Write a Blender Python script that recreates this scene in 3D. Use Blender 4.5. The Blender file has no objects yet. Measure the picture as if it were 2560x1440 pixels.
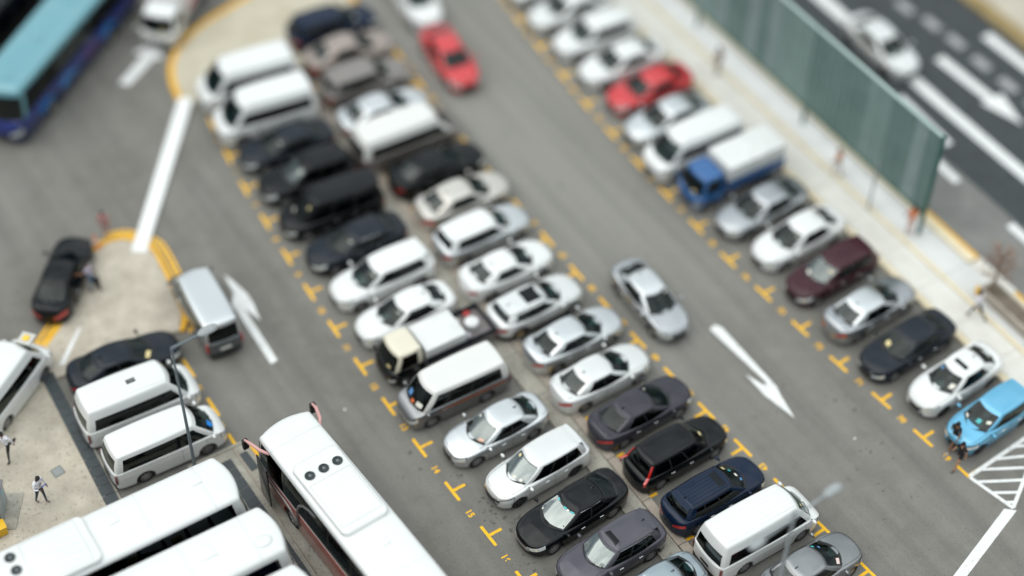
import bpy, bmesh, math, random
import numpy as np
from mathutils import Vector, Matrix
random.seed(7)
R = math.radians
scn = bpy.context.scene
col = scn.collection

# ------------------------------------------------------------------ camera, world, sun, exposure
cd = bpy.data.cameras.new('camera'); cam = bpy.data.objects.new('camera', cd); col.objects.link(cam)
PITCH, YAW, ROLL = R(47.87), R(33.12), R(1.17)
F_ = Vector((math.sin(YAW)*math.cos(PITCH), math.cos(YAW)*math.cos(PITCH), -math.sin(PITCH)))
R0 = Vector((math.cos(YAW), -math.sin(YAW), 0)); U0 = R0.cross(F_)
R_ = R0*math.cos(ROLL)+U0*math.sin(ROLL); U_ = -R0*math.sin(ROLL)+U0*math.cos(ROLL)
CAMLOC = Vector((-20.2, -39.9, 56.6))
m = Matrix((R_, U_, -F_)).transposed().to_4x4(); m.translation = CAMLOC
cam.matrix_world = m
cd.sensor_width = 36.0; cd.lens = 36.0*4400/2560
cd.clip_start = 1; cd.clip_end = 2000
cd.dof.use_dof = True; cd.dof.focus_distance = 66.7
cd.dof.aperture_fstop = (cd.lens/1000)/2.3
scn.camera = cam

w = bpy.data.worlds.new("World"); scn.world = w; w.use_nodes = True
nt = w.node_tree; nt.nodes.clear()
def N(nt, t, **k):
    n = nt.nodes.new(t)
    for a, b in k.items():
        if a.startswith('i_'): n.inputs[a[2:].replace('_', ' ')].default_value = b
        else: setattr(n, a, b)
    return n
SUN_EL, SUN_AZ = R(64), R(-62)      # azimuth clockwise from +Y
sky = N(nt, 'ShaderNodeTexSky', sky_type='NISHITA', sun_disc=False, sun_elevation=SUN_EL, sun_rotation=SUN_AZ, air_density=1.0, dust_density=2.5)
tc = N(nt, 'ShaderNodeTexCoord')
mp = N(nt, 'ShaderNodeMapping'); mp.inputs['Scale'].default_value = (1, 1, 2.2)
no = N(nt, 'ShaderNodeTexNoise'); no.inputs['Scale'].default_value = 3.2; no.inputs['Detail'].default_value = 7; no.inputs['Roughness'].default_value = .58
cr = N(nt, 'ShaderNodeValToRGB')
cr.color_ramp.elements[0].position = .38; cr.color_ramp.elements[0].color = (5.6, 6.6, 7.0, 1)
cr.color_ramp.elements[1].position = .66; cr.color_ramp.elements[1].color = (17.5, 18, 17.6, 1)
mx = N(nt, 'ShaderNodeMix', data_type='RGBA'); mx.inputs['Factor'].default_value = .86
bg = N(nt, 'ShaderNodeBackground'); bg.inputs['Strength'].default_value = .1
out = N(nt, 'ShaderNodeOutputWorld')
L_ = nt.links.new
L_(tc.outputs['Generated'], mp.inputs['Vector']); L_(mp.outputs[0], no.inputs['Vector']); L_(no.outputs['Fac'], cr.inputs['Fac'])
sx = N(nt, 'ShaderNodeSeparateXYZ'); L_(tc.outputs['Generated'], sx.inputs[0])
grad = N(nt, 'ShaderNodeMapRange'); grad.inputs['From Min'].default_value = 0; grad.inputs['From Max'].default_value = 1; grad.inputs['To Min'].default_value = .17; grad.inputs['To Max'].default_value = 1.22
L_(sx.outputs['Z'], grad.inputs['Value'])      # overcast sky, dimmed towards the horizon more steeply than natural to darken car sides
gm = N(nt, 'ShaderNodeVectorMath', operation='SCALE'); L_(cr.outputs[0], gm.inputs[0]); L_(grad.outputs[0], gm.inputs['Scale'])
L_(sky.outputs[0], mx.inputs[6]); L_(gm.outputs[0], mx.inputs[7]); L_(mx.outputs[2], bg.inputs['Color']); L_(bg.outputs[0], out.inputs[0])

sd = bpy.data.lights.new('sun', 'SUN'); sd.energy = .8; sd.angle = R(60); sd.color = (1, .965, .91)
so = bpy.data.objects.new('sun', sd); col.objects.link(so)
sdir = Vector((math.sin(SUN_AZ)*math.cos(SUN_EL), math.cos(SUN_AZ)*math.cos(SUN_EL), math.sin(SUN_EL)))
so.rotation_euler = sdir.to_track_quat('Z', 'Y').to_euler()
scn.view_settings.view_transform = 'Standard'; scn.view_settings.look = 'None'
scn.view_settings.gamma = 1; scn.view_settings.use_curve_mapping = False
scn.view_settings.exposure = 0.5
scn.render.engine = 'CYCLES'
scn.cycles.use_denoising = True; scn.cycles.max_bounces = 8; scn.cycles.transparent_max_bounces = 12
scn.cycles.caustics_reflective = False; scn.cycles.caustics_refractive = False

# ------------------------------------------------------------------ materials
MATS = {}
def mat(name, color, rough=.5, metal=0., coat=0., spec=.5, ior=1.45, alpha=1., coat_rough=.03):
    if name in MATS: return MATS[name]
    m = bpy.data.materials.new(name); m.use_nodes = True
    b = m.node_tree.nodes['Principled BSDF']
    b.inputs['Base Color'].default_value = (*color, 1); b.inputs['Roughness'].default_value = rough
    b.inputs['Metallic'].default_value = metal; b.inputs['Coat Weight'].default_value = coat
    b.inputs['Coat Roughness'].default_value = coat_rough; b.inputs['IOR'].default_value = ior
    b.inputs['Specular IOR Level'].default_value = spec
    MATS[name] = m; return m
def noisy(name, c1, c2, scale=4, rough=.8, detail=6, speck=None, bump=0., spec=.3, big=None, stain=None, streak=None, pale_zone=None):
    """base colour varied by noise; speck=(scale, colour, thresh) small spots; big=(scale, colour, amount)"""
    if name in MATS: return MATS[name]
    m = bpy.data.materials.new(name); m.use_nodes = True; nt = m.node_tree; b = nt.nodes['Principled BSDF']
    b.inputs['Roughness'].default_value = rough; b.inputs['Specular IOR Level'].default_value = spec
    tc = N(nt, 'ShaderNodeTexCoord'); L = nt.links.new
    def noise(sc, det=5, r=.6):
        n = N(nt, 'ShaderNodeTexNoise'); n.inputs['Scale'].default_value = sc; n.inputs['Detail'].default_value = det; n.inputs['Roughness'].default_value = r
        L(tc.outputs['Object'], n.inputs['Vector']); return n.outputs['Fac']
    def ramp(f, a, b_, ca=(0,0,0,1), cb=(1,1,1,1)):
        r = N(nt, 'ShaderNodeValToRGB'); e = r.color_ramp.elements
        e[0].position = a; e[1].position = b_; e[0].color = ca; e[1].color = cb; L(f, r.inputs['Fac']); return r.outputs['Color']
    def mix(f, a, b_):
        x = N(nt, 'ShaderNodeMix', data_type='RGBA'); 
        if hasattr(f, 'links'): L(f, x.inputs[0])
        else: x.inputs[0].default_value = f
        for s, v in ((6, a), (7, b_)):
            if isinstance(v, tuple): x.inputs[s].default_value = (*v, 1)
            else: L(v, x.inputs[s])
        return x.outputs[2]
    c = mix(ramp(noise(scale, detail), .3, .7), c1, c2)
    if big: c = mix(ramp(noise(big[0], 4), .4, .68, (0,0,0,1), (big[2],)*3+(1,)), c, big[1])
    if pale_zone:  # mixes in a paler tone along increasing X and Y
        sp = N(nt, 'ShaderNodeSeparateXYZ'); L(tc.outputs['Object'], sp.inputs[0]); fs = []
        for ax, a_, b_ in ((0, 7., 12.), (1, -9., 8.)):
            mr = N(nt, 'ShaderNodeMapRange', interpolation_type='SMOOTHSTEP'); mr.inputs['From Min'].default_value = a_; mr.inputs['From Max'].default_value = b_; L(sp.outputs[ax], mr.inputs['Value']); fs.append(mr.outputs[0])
        mm = N(nt, 'ShaderNodeMath', operation='MULTIPLY'); L(fs[0], mm.inputs[0]); L(fs[1], mm.inputs[1]); mq = N(nt, 'ShaderNodeMath', operation='MULTIPLY'); mq.inputs[1].default_value = .8; L(mm.outputs[0], mq.inputs[0]); c = mix(mq.outputs[0], c, pale_zone)
    if streak:
        mpn = N(nt, 'ShaderNodeMapping'); mpn.inputs['Scale'].default_value = (1.1, .045, 1); L(tc.outputs['Object'], mpn.inputs['Vector'])
        n2 = N(nt, 'ShaderNodeTexNoise'); n2.inputs['Scale'].default_value = 1.0; n2.inputs['Detail'].default_value = 3; L(mpn.outputs[0], n2.inputs['Vector'])
        c = mix(ramp(n2.outputs['Fac'], .42, .70, (0,0,0,1), (streak[1],)*3+(1,)), c, streak[0])
    if stain:
        for sc, cc, th in stain: c = mix(ramp(noise(sc, 3, .5), th, th+.04), c, cc)
    if speck:
        for sc, cc, th, am in speck:
            c = mix(ramp(noise(sc, 2, .6), th, th+.05, (0,0,0,1), (am,)*3+(1,)), c, cc)
    L(c, b.inputs['Base Color'])
    if bump:
        bp = N(nt, 'ShaderNodeBump'); bp.inputs['Strength'].default_value = bump; bp.inputs['Distance'].default_value = .02
        L(noise(scale*6, 4), bp.inputs['Height']); L(bp.outputs[0], b.inputs['Normal'])
    MATS[name] = m; return m
def glass(name, tint, ior=1.9, rough=.015, opac=0.):
    if name in MATS: return MATS[name]
    m = bpy.data.materials.new(name); m.use_nodes = True; nt = m.node_tree; nt.nodes.clear(); L = nt.links.new
    o = N(nt, 'ShaderNodeOutputMaterial'); t = N(nt, 'ShaderNodeBsdfTransparent'); t.inputs[0].default_value = (*tint, 1)
    g = N(nt, 'ShaderNodeBsdfGlossy'); g.inputs['Roughness'].default_value = rough; g.inputs[0].default_value = (.86, .95, .93, 1)
    f = N(nt, 'ShaderNodeFresnel'); f.inputs['IOR'].default_value = ior
    x = N(nt, 'ShaderNodeMixShader'); L(f.outputs[0], x.inputs[0]); L(t.outputs[0], x.inputs[1]); L(g.outputs[0], x.inputs[2]); L(x.outputs[0], o.inputs[0])
    MATS[name] = m; return m
PAINTS = {
 'white': ((.655,.665,.655), .3, 0), 'pearl': ((.62,.63,.62), .3, .3), 'offwhite': ((.62,.62,.595), .4, 0), 'cream': ((.62,.58,.46), .45, 0),
 'silver': ((.36,.375,.39), .30, .85), 'lightsilver': ((.56,.58,.59), .30, .8), 'champagne': ((.55,.52,.475), .32, .6),
 'midgrey': ((.21,.215,.22), .30, .8), 'lilacgrey': ((.078,.075,.09), .16, .85), 'plum': ((.045,.043,.054), .16, .85),
 'silverblue': ((.28,.33,.36), .30, .75), 'black': ((.0035,.0045,.0055), .25, 0), 'navy': ((.004,.012,.032), .25, .1),
 'maroon': ((.045,.014,.020), .3, .3), 'red': ((.50,.015,.02), .3, .1), 'lightblue': ((.10,.36,.55), .32, .4), 'blue': ((.006,.085,.26), .35, .1),
 'darkslate': ((.010,.014,.021), .3, .2), 'taupe': ((.20,.18,.165), .35, .5), 'busred': ((.34,.035,.022), .3, .2), 'busblue': ((.002,.018,.17), .3, .1),
 'cyan': ((.11,.285,.335), .45, 0), 'darkvan': ((.10,.11,.115), .35, .7)}
def paint(k):
    c, r, mt = PAINTS[k]; dark = max(c) < .1; new = 'paint_'+k not in MATS
    m = mat('paint_'+k, c, r, mt*(.3 if dark else 1), coat=.55 if dark else 1.0, spec=.12 if dark else .5)
    if new and dark: m.node_tree.nodes['Principled BSDF'].inputs['Coat IOR'].default_value = 1.38
    return m
GLASS_WS = glass('windscreen_glass', (.20,.30,.285), 1.42)
GLASS_WR = glass('reflective_windscreen', (.25,.33,.32), 2.9)
GLASS_SD = glass('side_glass', (.05,.06,.06), 1.6)
GLASS_BUS = glass('bus_glass', (.30,.32,.33), 1.35)
BLACK = mat('black_plastic', (.012,.012,.013), .45)
RUB = mat('rubber_tyre', (.018,.018,.018), .8)
CHR = mat('chrome', (.75,.75,.76), .12, 1.)
ALLOY = mat('alloy_rim', (.48,.48,.49), .28, .85)
STEELDK = mat('dark_alloy', (.07,.07,.075), .3, .8)
LAMP = mat('headlamp_lens', (.62,.66,.66), .08, .25, coat=1)
REDL = mat('red_lens', (.42,.012,.01), .12, 0, coat=1)
DKRED = mat('dark_red_lens', (.12,.008,.01), .15, 0, coat=1)
AMB = mat('amber_lens', (.6,.2,.02), .15, 0, coat=1)
INT = mat('interior_dark', (.02,.021,.021), .9)
SEAT = mat('seat_fabric', (.075,.075,.072), .9)
SEATL = mat('seat_beige', (.25,.22,.18), .9)
PAPER = mat('paper', (.72,.70,.62), .7)
STK1 = mat('sticker_teal', (.05,.4,.42), .4)
STK2 = mat('sticker_cream', (.72,.6,.3), .5)
PLATE = mat('plate_black', (.02,.02,.02), .4); PLATEW = mat('plate_white', (.65,.64,.6), .4)
GALV = noisy('galvanised', (.22,.24,.255), (.30,.32,.33), 3, rough=.5, spec=.5)
WHITEP = noisy('white_road_paint', (.62,.63,.62), (.74,.75,.74), 2, rough=.7, speck=[(30,(.4,.4,.39),.62,.6),(3,(.45,.45,.44),.62,.6)])
YELP = noisy('yellow_road_paint', (.84,.44,.010), (.92,.52,.015), 1.7, rough=.7, speck=[(22,(.35,.27,.1),.58,.7),(5,(.45,.30,.08),.60,.6)])
YELK = noisy('yellow_kerb_paint', (.62,.33,.03), (.75,.42,.04), 2, rough=.75, speck=[(10,(.3,.2,.06),.6,.6)])
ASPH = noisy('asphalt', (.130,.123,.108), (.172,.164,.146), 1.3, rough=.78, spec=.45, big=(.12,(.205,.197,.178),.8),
             pale_zone=(.225,.218,.196), streak=((.098,.094,.084),.55), stain=[(.9,(.10,.098,.092),.72)],
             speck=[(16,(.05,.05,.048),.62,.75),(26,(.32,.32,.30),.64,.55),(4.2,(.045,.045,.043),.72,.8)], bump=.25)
ASPHD = noisy('dark_asphalt', (.040,.046,.049), (.055,.062,.065), 1.0, rough=.85, speck=[(14,(.09,.09,.09),.66,.5)])
ASPHM = noisy('worn_asphalt', (.14,.14,.134), (.20,.20,.19), .8, rough=.85, speck=[(14,(.2,.2,.19),.66,.5)])
CONC = noisy('beige_concrete', (.40,.355,.285), (.56,.505,.42), 1.1, rough=.85, detail=9, big=(.35,(.26,.235,.19),.7),
             speck=[(7,(.2,.175,.14),.60,.55),(20,(.55,.52,.46),.64,.5)], bump=.3)
CONCG = noisy('grey_concrete', (.25,.235,.20), (.40,.38,.325), 1.4, rough=.85, detail=9, speck=[(8,(.14,.13,.115),.6,.6),(22,(.45,.43,.39),.65,.5)], bump=.3)
CONCK = noisy('kerb_concrete', (.27,.23,.19), (.40,.35,.295), 1.6, rough=.85, detail=9, speck=[(9,(.15,.13,.11),.6,.6)], bump=.3)
PAVE = noisy('pale_paving', (.56,.545,.50), (.66,.65,.60), .8, rough=.8, speck=[(5,(.45,.43,.38),.63,.5)])
CREAM = noisy('cream_kerb', (.60,.52,.36), (.70,.62,.45), 1.5, rough=.8)
TILE = noisy('dark_slate_tile', (.028,.036,.040), (.045,.055,.060), 2.5, rough=.55, spec=.5, speck=[(14,(.09,.1,.105),.66,.6)])
GREEN = noisy('green_screen_sheet', (.15,.225,.21), (.205,.295,.28), .7, rough=.4, spec=.5)
GREEND = mat('green_post', (.03,.10,.085), .45)
SOIL = noisy('planter_soil', (.10,.08,.06), (.2,.17,.13), 2, rough=.95)

# ------------------------------------------------------------------ object helpers
def mk(name, V, F, mats, parent=None, fm=None, smooth=True, loc=None, sharp=40):
    me = bpy.data.meshes.new(name); me.from_pydata([tuple(map(float, v)) for v in V], [], [tuple(f) for f in F])
    for mm in (mats if isinstance(mats, (list, tuple)) else [mats]): me.materials.append(mm)
    if fm is not None: me.polygons.foreach_set('material_index', list(fm))
    if smooth:
        me.polygons.foreach_set('use_smooth', [True]*len(me.polygons)); me.update()
        me.set_sharp_from_angle(angle=R(sharp))
    me.update()
    o = bpy.data.objects.new(name, me); col.objects.link(o)
    if parent is not None: o.parent = parent
    if loc is not None: o.location = loc
    return o
def tag(o, label, cat=None, group=None, kind=None):
    if label: o['label'] = label
    if cat: o['category'] = cat
    if group: o['group'] = group
    if kind: o['kind'] = kind
    return o
def empty(name, loc, rz, label, cat, group=None):
    o = bpy.data.objects.new(name, None); col.objects.link(o); o.location = loc; o.rotation_euler = (0, 0, rz)
    o.empty_display_size = .3
    return tag(o, label, cat, group)
def struct(o): o['kind'] = 'structure'; return o
class MB:
    def __init__(s): s.V = []; s.F = []; s.M = []
    def add(s, V, F, m=0):
        n = len(s.V); s.V += [tuple(v) for v in V]; s.F += [tuple(i+n for i in f) for f in F]; s.M += [m]*len(F); return s
    def box(s, x0, y0, z0, x1, y1, z1, m=0, b=0., top=1.):
        # bevelled box; top scales the upper face
        if b <= 0:
            cx, cy = (x0+x1)/2, (y0+y1)/2
            V = [(x0,y0,z0),(x1,y0,z0),(x1,y1,z0),(x0,y1,z0)]
            V += [(cx+(x-cx)*top, cy+(y-cy)*top, z1) for x, y, _ in V[:4]]
            return s.add(V, [(3,2,1,0),(4,5,6,7),(0,1,5,4),(1,2,6,5),(2,3,7,6),(3,0,4,7)], m)
        bm = bmesh.new(); bmesh.ops.create_cube(bm, size=1)
        for v in bm.verts:
            v.co = Vector(((x0+x1)/2+v.co.x*(x1-x0), (y0+y1)/2+v.co.y*(y1-y0), (z0+z1)/2+v.co.z*(z1-z0)))
        bmesh.ops.bevel(bm, geom=list(bm.edges), offset=b, segments=2, affect='EDGES', profile=.6)
        bm.verts.ensure_lookup_table(); V = [v.co[:] for v in bm.verts]; F = [[v.index for v in f.verts] for f in bm.faces]; bm.free()
        return s.add(V, F, m)
    def tube(s, pts, rads, n=10, m=0, cap=True):
        pts = [Vector(p) for p in pts]; V = []; F = []
        if not isinstance(rads, (list, tuple)): rads = [rads]*len(pts)
        up = None
        for i, p in enumerate(pts):
            d = (pts[min(i+1, len(pts)-1)]-pts[max(i-1, 0)]).normalized()
            a = d.cross(Vector((0,0,1))) if up is None else up - d*up.dot(d)
            if a.length < 1e-4: a = d.cross(Vector((1,0,0)))
            a.normalize(); up = a; b = d.cross(a)
            for k in range(n):
                t = 2*math.pi*k/n; V.append(p+(a*math.cos(t)+b*math.sin(t))*rads[i])
        for i in range(len(pts)-1):
            for k in range(n): F.append((i*n+k, i*n+(k+1) % n, (i+1)*n+(k+1) % n, (i+1)*n+k))
        if cap: F.append(tuple(range(n-1, -1, -1))); F.append(tuple((len(pts)-1)*n+k for k in range(n)))
        return s.add(V, F, m)
    def ell(s, c, r, m=0, n=12, k=8):
        V = [(c[0], c[1], c[2]-r[2])]
        for i in range(1, k):
            a = -math.pi/2+math.pi*i/k
            for j in range(n):
                t = 2*math.pi*j/n; V.append((c[0]+r[0]*math.cos(a)*math.cos(t), c[1]+r[1]*math.cos(a)*math.sin(t), c[2]+r[2]*math.sin(a)))
        V.append((c[0], c[1], c[2]+r[2])); F = []
        for j in range(n): F.append((0, 1+(j+1) % n, 1+j))
        for i in range(k-2):
            for j in range(n): a = 1+i*n; F.append((a+j, a+(j+1) % n, a+n+(j+1) % n, a+n+j))
        a = 1+(k-2)*n
        for j in range(n): F.append((a+j, a+(j+1) % n, len(V)-1))
        return s.add(V, F, m)
    def obj(s, name, mats, parent=None, **k): return mk(name, s.V, s.F, mats, parent, s.M, **k)
def slab(name, poly, z0, z1, mt, parent=None, bevel=0.02):
    bm = bmesh.new(); vs = [bm.verts.new((x, y, z0)) for x, y in poly]; f = bm.faces.new(vs)
    bm.normal_update()
    if f.normal.z < 0: f.normal_flip()
    r = bmesh.ops.extrude_face_region(bm, geom=[f]); top = [g for g in r['geom'] if isinstance(g, bmesh.types.BMVert)]
    for v in top: v.co.z = z1
    if bevel:
        es = [e for e in bm.edges if all(abs(v.co.z-z1) < 1e-6 for v in e.verts)]
        bmesh.ops.bevel(bm, geom=es, offset=bevel, segments=2, affect='EDGES')
    bmesh.ops.recalc_face_normals(bm, faces=list(bm.faces))
    me = bpy.data.meshes.new(name); bm.to_mesh(me); bm.free(); me.materials.append(mt)
    o = bpy.data.objects.new(name, me); col.objects.link(o)
    if parent is not None: o.parent = parent
    return o
def sheet(name, poly, z, mt, parent=None):
    return mk(name, [(x, y, z) for x, y in poly], [tuple(range(len(poly)))] if True else 0, mt, parent, smooth=False)
def ribbon(name, pts, wd, z, mt, round_end=False):
    V = []; F = []
    for i, p in enumerate(pts):
        a = Vector(pts[max(i-1, 0)]); b = Vector(pts[min(i+1, len(pts)-1)]); d = (b-a).normalized(); n = Vector((-d.y, d.x))*wd/2
        V += [(p[0]+n.x, p[1]+n.y, z), (p[0]-n.x, p[1]-n.y, z)]
    for i in range(len(pts)-1): F.append((2*i+1, 2*i+3, 2*i+2, 2*i))
    return mk(name, V, F, mt, smooth=False)

# ------------------------------------------------------------------ vehicle generator (local +x is the front, z up, origin on the ground at mid length)
def smooth_prof(kn, L, win=.14):
    xs = np.linspace(-L/2-.5, L/2+.5, 801); a = np.array(sorted(kn)); ys = np.interp(xs, a[:, 0], a[:, 1])
    k = max(3, int(win/(xs[1]-xs[0]))); ke = np.hanning(k+2)[1:-1]; ke /= ke.sum()
    pad = np.pad(ys, k, mode='edge'); ys = np.convolve(pad, ke, 'same')[k:-k]
    return lambda x: float(np.interp(x, xs, ys))
class Tub:
    def __init__(s, P):
        s.L = P['L']; s.W = P['W']; s.zb = P.get('zb', .2); s.zt = smooth_prof(P['top'], s.L, P.get('win', .16))
        s.nf = P.get('nf', 10); s.nr = P.get('nr', 13); s.m = P.get('m', 2.5); s.r = P.get('sh', .10); s.cr = P.get('crown', .05)
        s.xo = P.get('xo', 0); s.tuck = P.get('tuck', .05); s.arch = P.get('arch', True)
        s.wx = P.get('wx', (s.L*.31, -s.L*.29)); s.wr = P.get('wr', .32)
        s.tumble = P.get('tumble', .07)
    def w(s, x):
        t = min(1, abs(x)/(s.L/2)); n = s.nf if x > 0 else s.nr
        return s.W/2*(1-t**n)**(1/s.m)*(1-.025*t*t)
    def xin(s, y, sg):
        n = s.nf if sg > 0 else s.nr; t = min(1, abs(y)/(s.W/2*.975))
        return sg*s.L/2*(1-t**s.m)**(1/n)
    def zl(s, x):
        z = s.zb + .06*max(0, (abs(x)/(s.L/2))-.75)*4
        if s.arch:
            for wx in s.wx:
                ra = s.wr*1.17; d = abs(x-wx)
                if d < ra: z = max(z, s.wr+math.sqrt(ra*ra-d*d))
        return z
    def prof(s, f): return 1-s.tuck*(1-f)**2.2-s.tumble*max(0, f-.62)**2/.144*.5+.012*math.exp(-((f-.70)/.05)**2)
    def sec(s, x):
        w = max(s.w(x), .0005); zt = s.zt(x); zl = s.zl(x); zb = s.zb
        r = min(s.r, (zt-zb)*.25, w*.6); zs = zt-r
        if zl > zs-.02: zl = zs-.02
        P = []
        zz = [zl+(zs-zl)*k for k in (0, .08, .2, .35, .5, .62, .7, .76, .84, .92, 1)]
        fr = [(z-zb)/(zs-zb) for z in zz]
        P.append((max(w*s.prof(fr[0])-.22, 0), zl))
        for z, f in zip(zz, fr): P.append((w*s.prof(min(1, max(0, f))), z))
        y1 = w*s.prof(1); cx = y1-r; 
        for k in (1, 2, 3, 4):
            a = math.pi/2*k/4; P.append((cx+r*math.cos(a), zs+r*math.sin(a)))
        for k in (.85, .7, .5, .25, 0): P.append((cx*k, zt+s.cr*(1-k*k)*min(1, w/(s.W*.3))))
        return P
    def build(s, name, mats, parent, lower=None):
        xs = set()
        for t in np.linspace(-1, 1, 45): xs.add(round(float(np.sign(t)*(1-(1-abs(t))**1.7)*s.L/2), 4))
        for e in (.0015, .004, .009, .018, .03): xs.add(round(s.L/2*(1-e), 4)); xs.add(round(-s.L/2*(1-e), 4))
        if s.arch:
            for wx in s.wx:
                for k in range(0, 15): xs.add(round(wx+s.wr*1.17*math.cos(math.pi*k/14), 4))
                xs.add(round(wx+s.wr*1.17+.004, 4)); xs.add(round(wx-s.wr*1.17-.004, 4))
        xs = sorted(x for x in xs if abs(x) <= s.L/2)
        V = []; F = []; M = []
        S = [s.sec(x) for x in xs]; n = len(S[0]); m_ = 2*n-1
        for x, P in zip(xs, S):
            V += [(x+s.xo, y, z) for y, z in P]; V += [(x+s.xo, -y, z) for y, z in P[-2::-1]]
        for i in range(len(xs)-1):
            for j in range(m_-1):
                F.append((i*m_+j, i*m_+j+1, (i+1)*m_+j+1, (i+1)*m_+j))
                jj = min(j, m_-2-j); M.append(1 if (lower and jj <= lower) else 0)
        F = [f[::-1] for f in F]
        return mk(name, V, F, mats, parent, M, sharp=50)
    def side(s, x, f, sg=1, off=.006):
        """point on the flank; f 0..1 sill to shoulder, 1..2 over the shoulder to the middle"""
        P = s.sec(x); n0 = 1; k1 = 11
        if f <= 1:
            zs = P[k1][1]; zb = s.zb; z = zb+(zs-zb)*f; y = max(s.w(x), .0005)*s.prof(f)
            return Vector((x+s.xo, sg*y, z))
        t = (f-1)*(len(P)-1-k1); i = min(int(t), len(P)-2-k1); u = t-i
        y = P[k1+i][0]*(1-u)+P[k1+i+1][0]*u; z = P[k1+i][1]*(1-u)+P[k1+i+1][1]*u
        return Vector((x+s.xo, sg*y, z))
    def patch(s, name, x0, x1, f0, f1, sg, mt, parent, off=.008, nu=8, nv=5, shape=None):
        V = []; F = []
        for i in range(nu+1):
            u = i/nu; x = x0+(x1-x0)*(1-(1-u)**1.6) if abs(x0) > abs(x1) else x0+(x1-x0)*u
            for j in range(nv+1):
                v = j/nv; a, b = f0, f1
                if shape: a, b = shape(u, f0, f1)
                f = a+(b-a)*v; p = s.side(x, f, sg)
                e = .01; px = s.side(x+e if x < 0 else x-e, f, sg); pf = s.side(x, f+e, sg)
                nrm = (px-p).cross(pf-p)
                if nrm.length > 1e-9:
                    nrm.normalize()
                    if nrm.dot(Vector((x*.3, sg*1, .5))) < 0: nrm = -nrm
                    p = p+nrm*off
                V.append(p)
        for i in range(nu):
            for j in range(nv):
                a = i*(nv+1)+j; q = (a, a+1, a+nv+2, a+nv+1); F.append(q)
        return mk(name, V, F, mt, parent)
    def nose(s, name, hw, z0, z1, sg, mt, parent, off=.012, y0=0, th=.02, nu=8):
        V = []; F = []
        for i in range(nu+1):
            y = y0-hw+2*hw*i/nu; x = s.xin(y, sg)
            for z in (z0, (z0+z1)/2, z1):
                zt = s.zt(x)-.02; rec = max(0, z-(zt-.16))*.35
                V.append((x+sg*(off-rec)+s.xo, y, z)); V.append((x-sg*.03+s.xo, y, z))
        for i in range(nu):
            for k in (0, 2): a = i*6+k; F.append((a, a+6, a+8, a+2) if sg > 0 else (a+2, a+8, a+6, a))
            for k in (0, 4): a = i*6+k; F.append((a, a+1, a+7, a+6))
        for i in (0, nu):
            for k in (0, 2): a = i*6+k; F.append((a, a+1, a+3, a+2))
        return mk(name, V, F, mt, parent)

def contour(xf, xr, hf, hm, hr, bf, br, rc, ts):
    """half outline (y>=0) from front centre round to rear centre; returns points and tags"""
    P = []; T = []
    nf = 5
    for i in range(nf+1):
        y = (hf-rc)*i/nf; P.append((xf-bf*(y/hf)**2, y)); T.append(('f', i/nf))
    xa = xf-bf*((hf-rc)/hf)**2
    for k in (1, 2, 3):
        a = math.pi/2*k/4; P.append((xa-rc*1.3*(1-math.cos(a)), hf-rc+rc*math.sin(a))); T.append(('cf', k/4))
    xs0 = xa-rc*1.3; xb = xr+br*((hr-rc)/hr)**2; xs1 = xb+rc*1.3
    for t in ts:
        x = xs0+(xs1-xs0)*t; y = hf*(1-t)*(1-2*t)+hm*4*t*(1-t)+hr*t*(2*t-1); P.append((x, y)); T.append(('s', t))
    for k in (3, 2, 1):
        a = math.pi/2*k/4; P.append((xb+rc*1.3*(1-math.cos(a)), hr-rc+rc*math.sin(a))); T.append(('cr', k/4))
    for i in range(nf, -1, -1):
        y = (hr-rc)*i/nf; P.append((xr+br*(y/hr)**2, y)); T.append(('r', i/nf))
    return P, T
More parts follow.
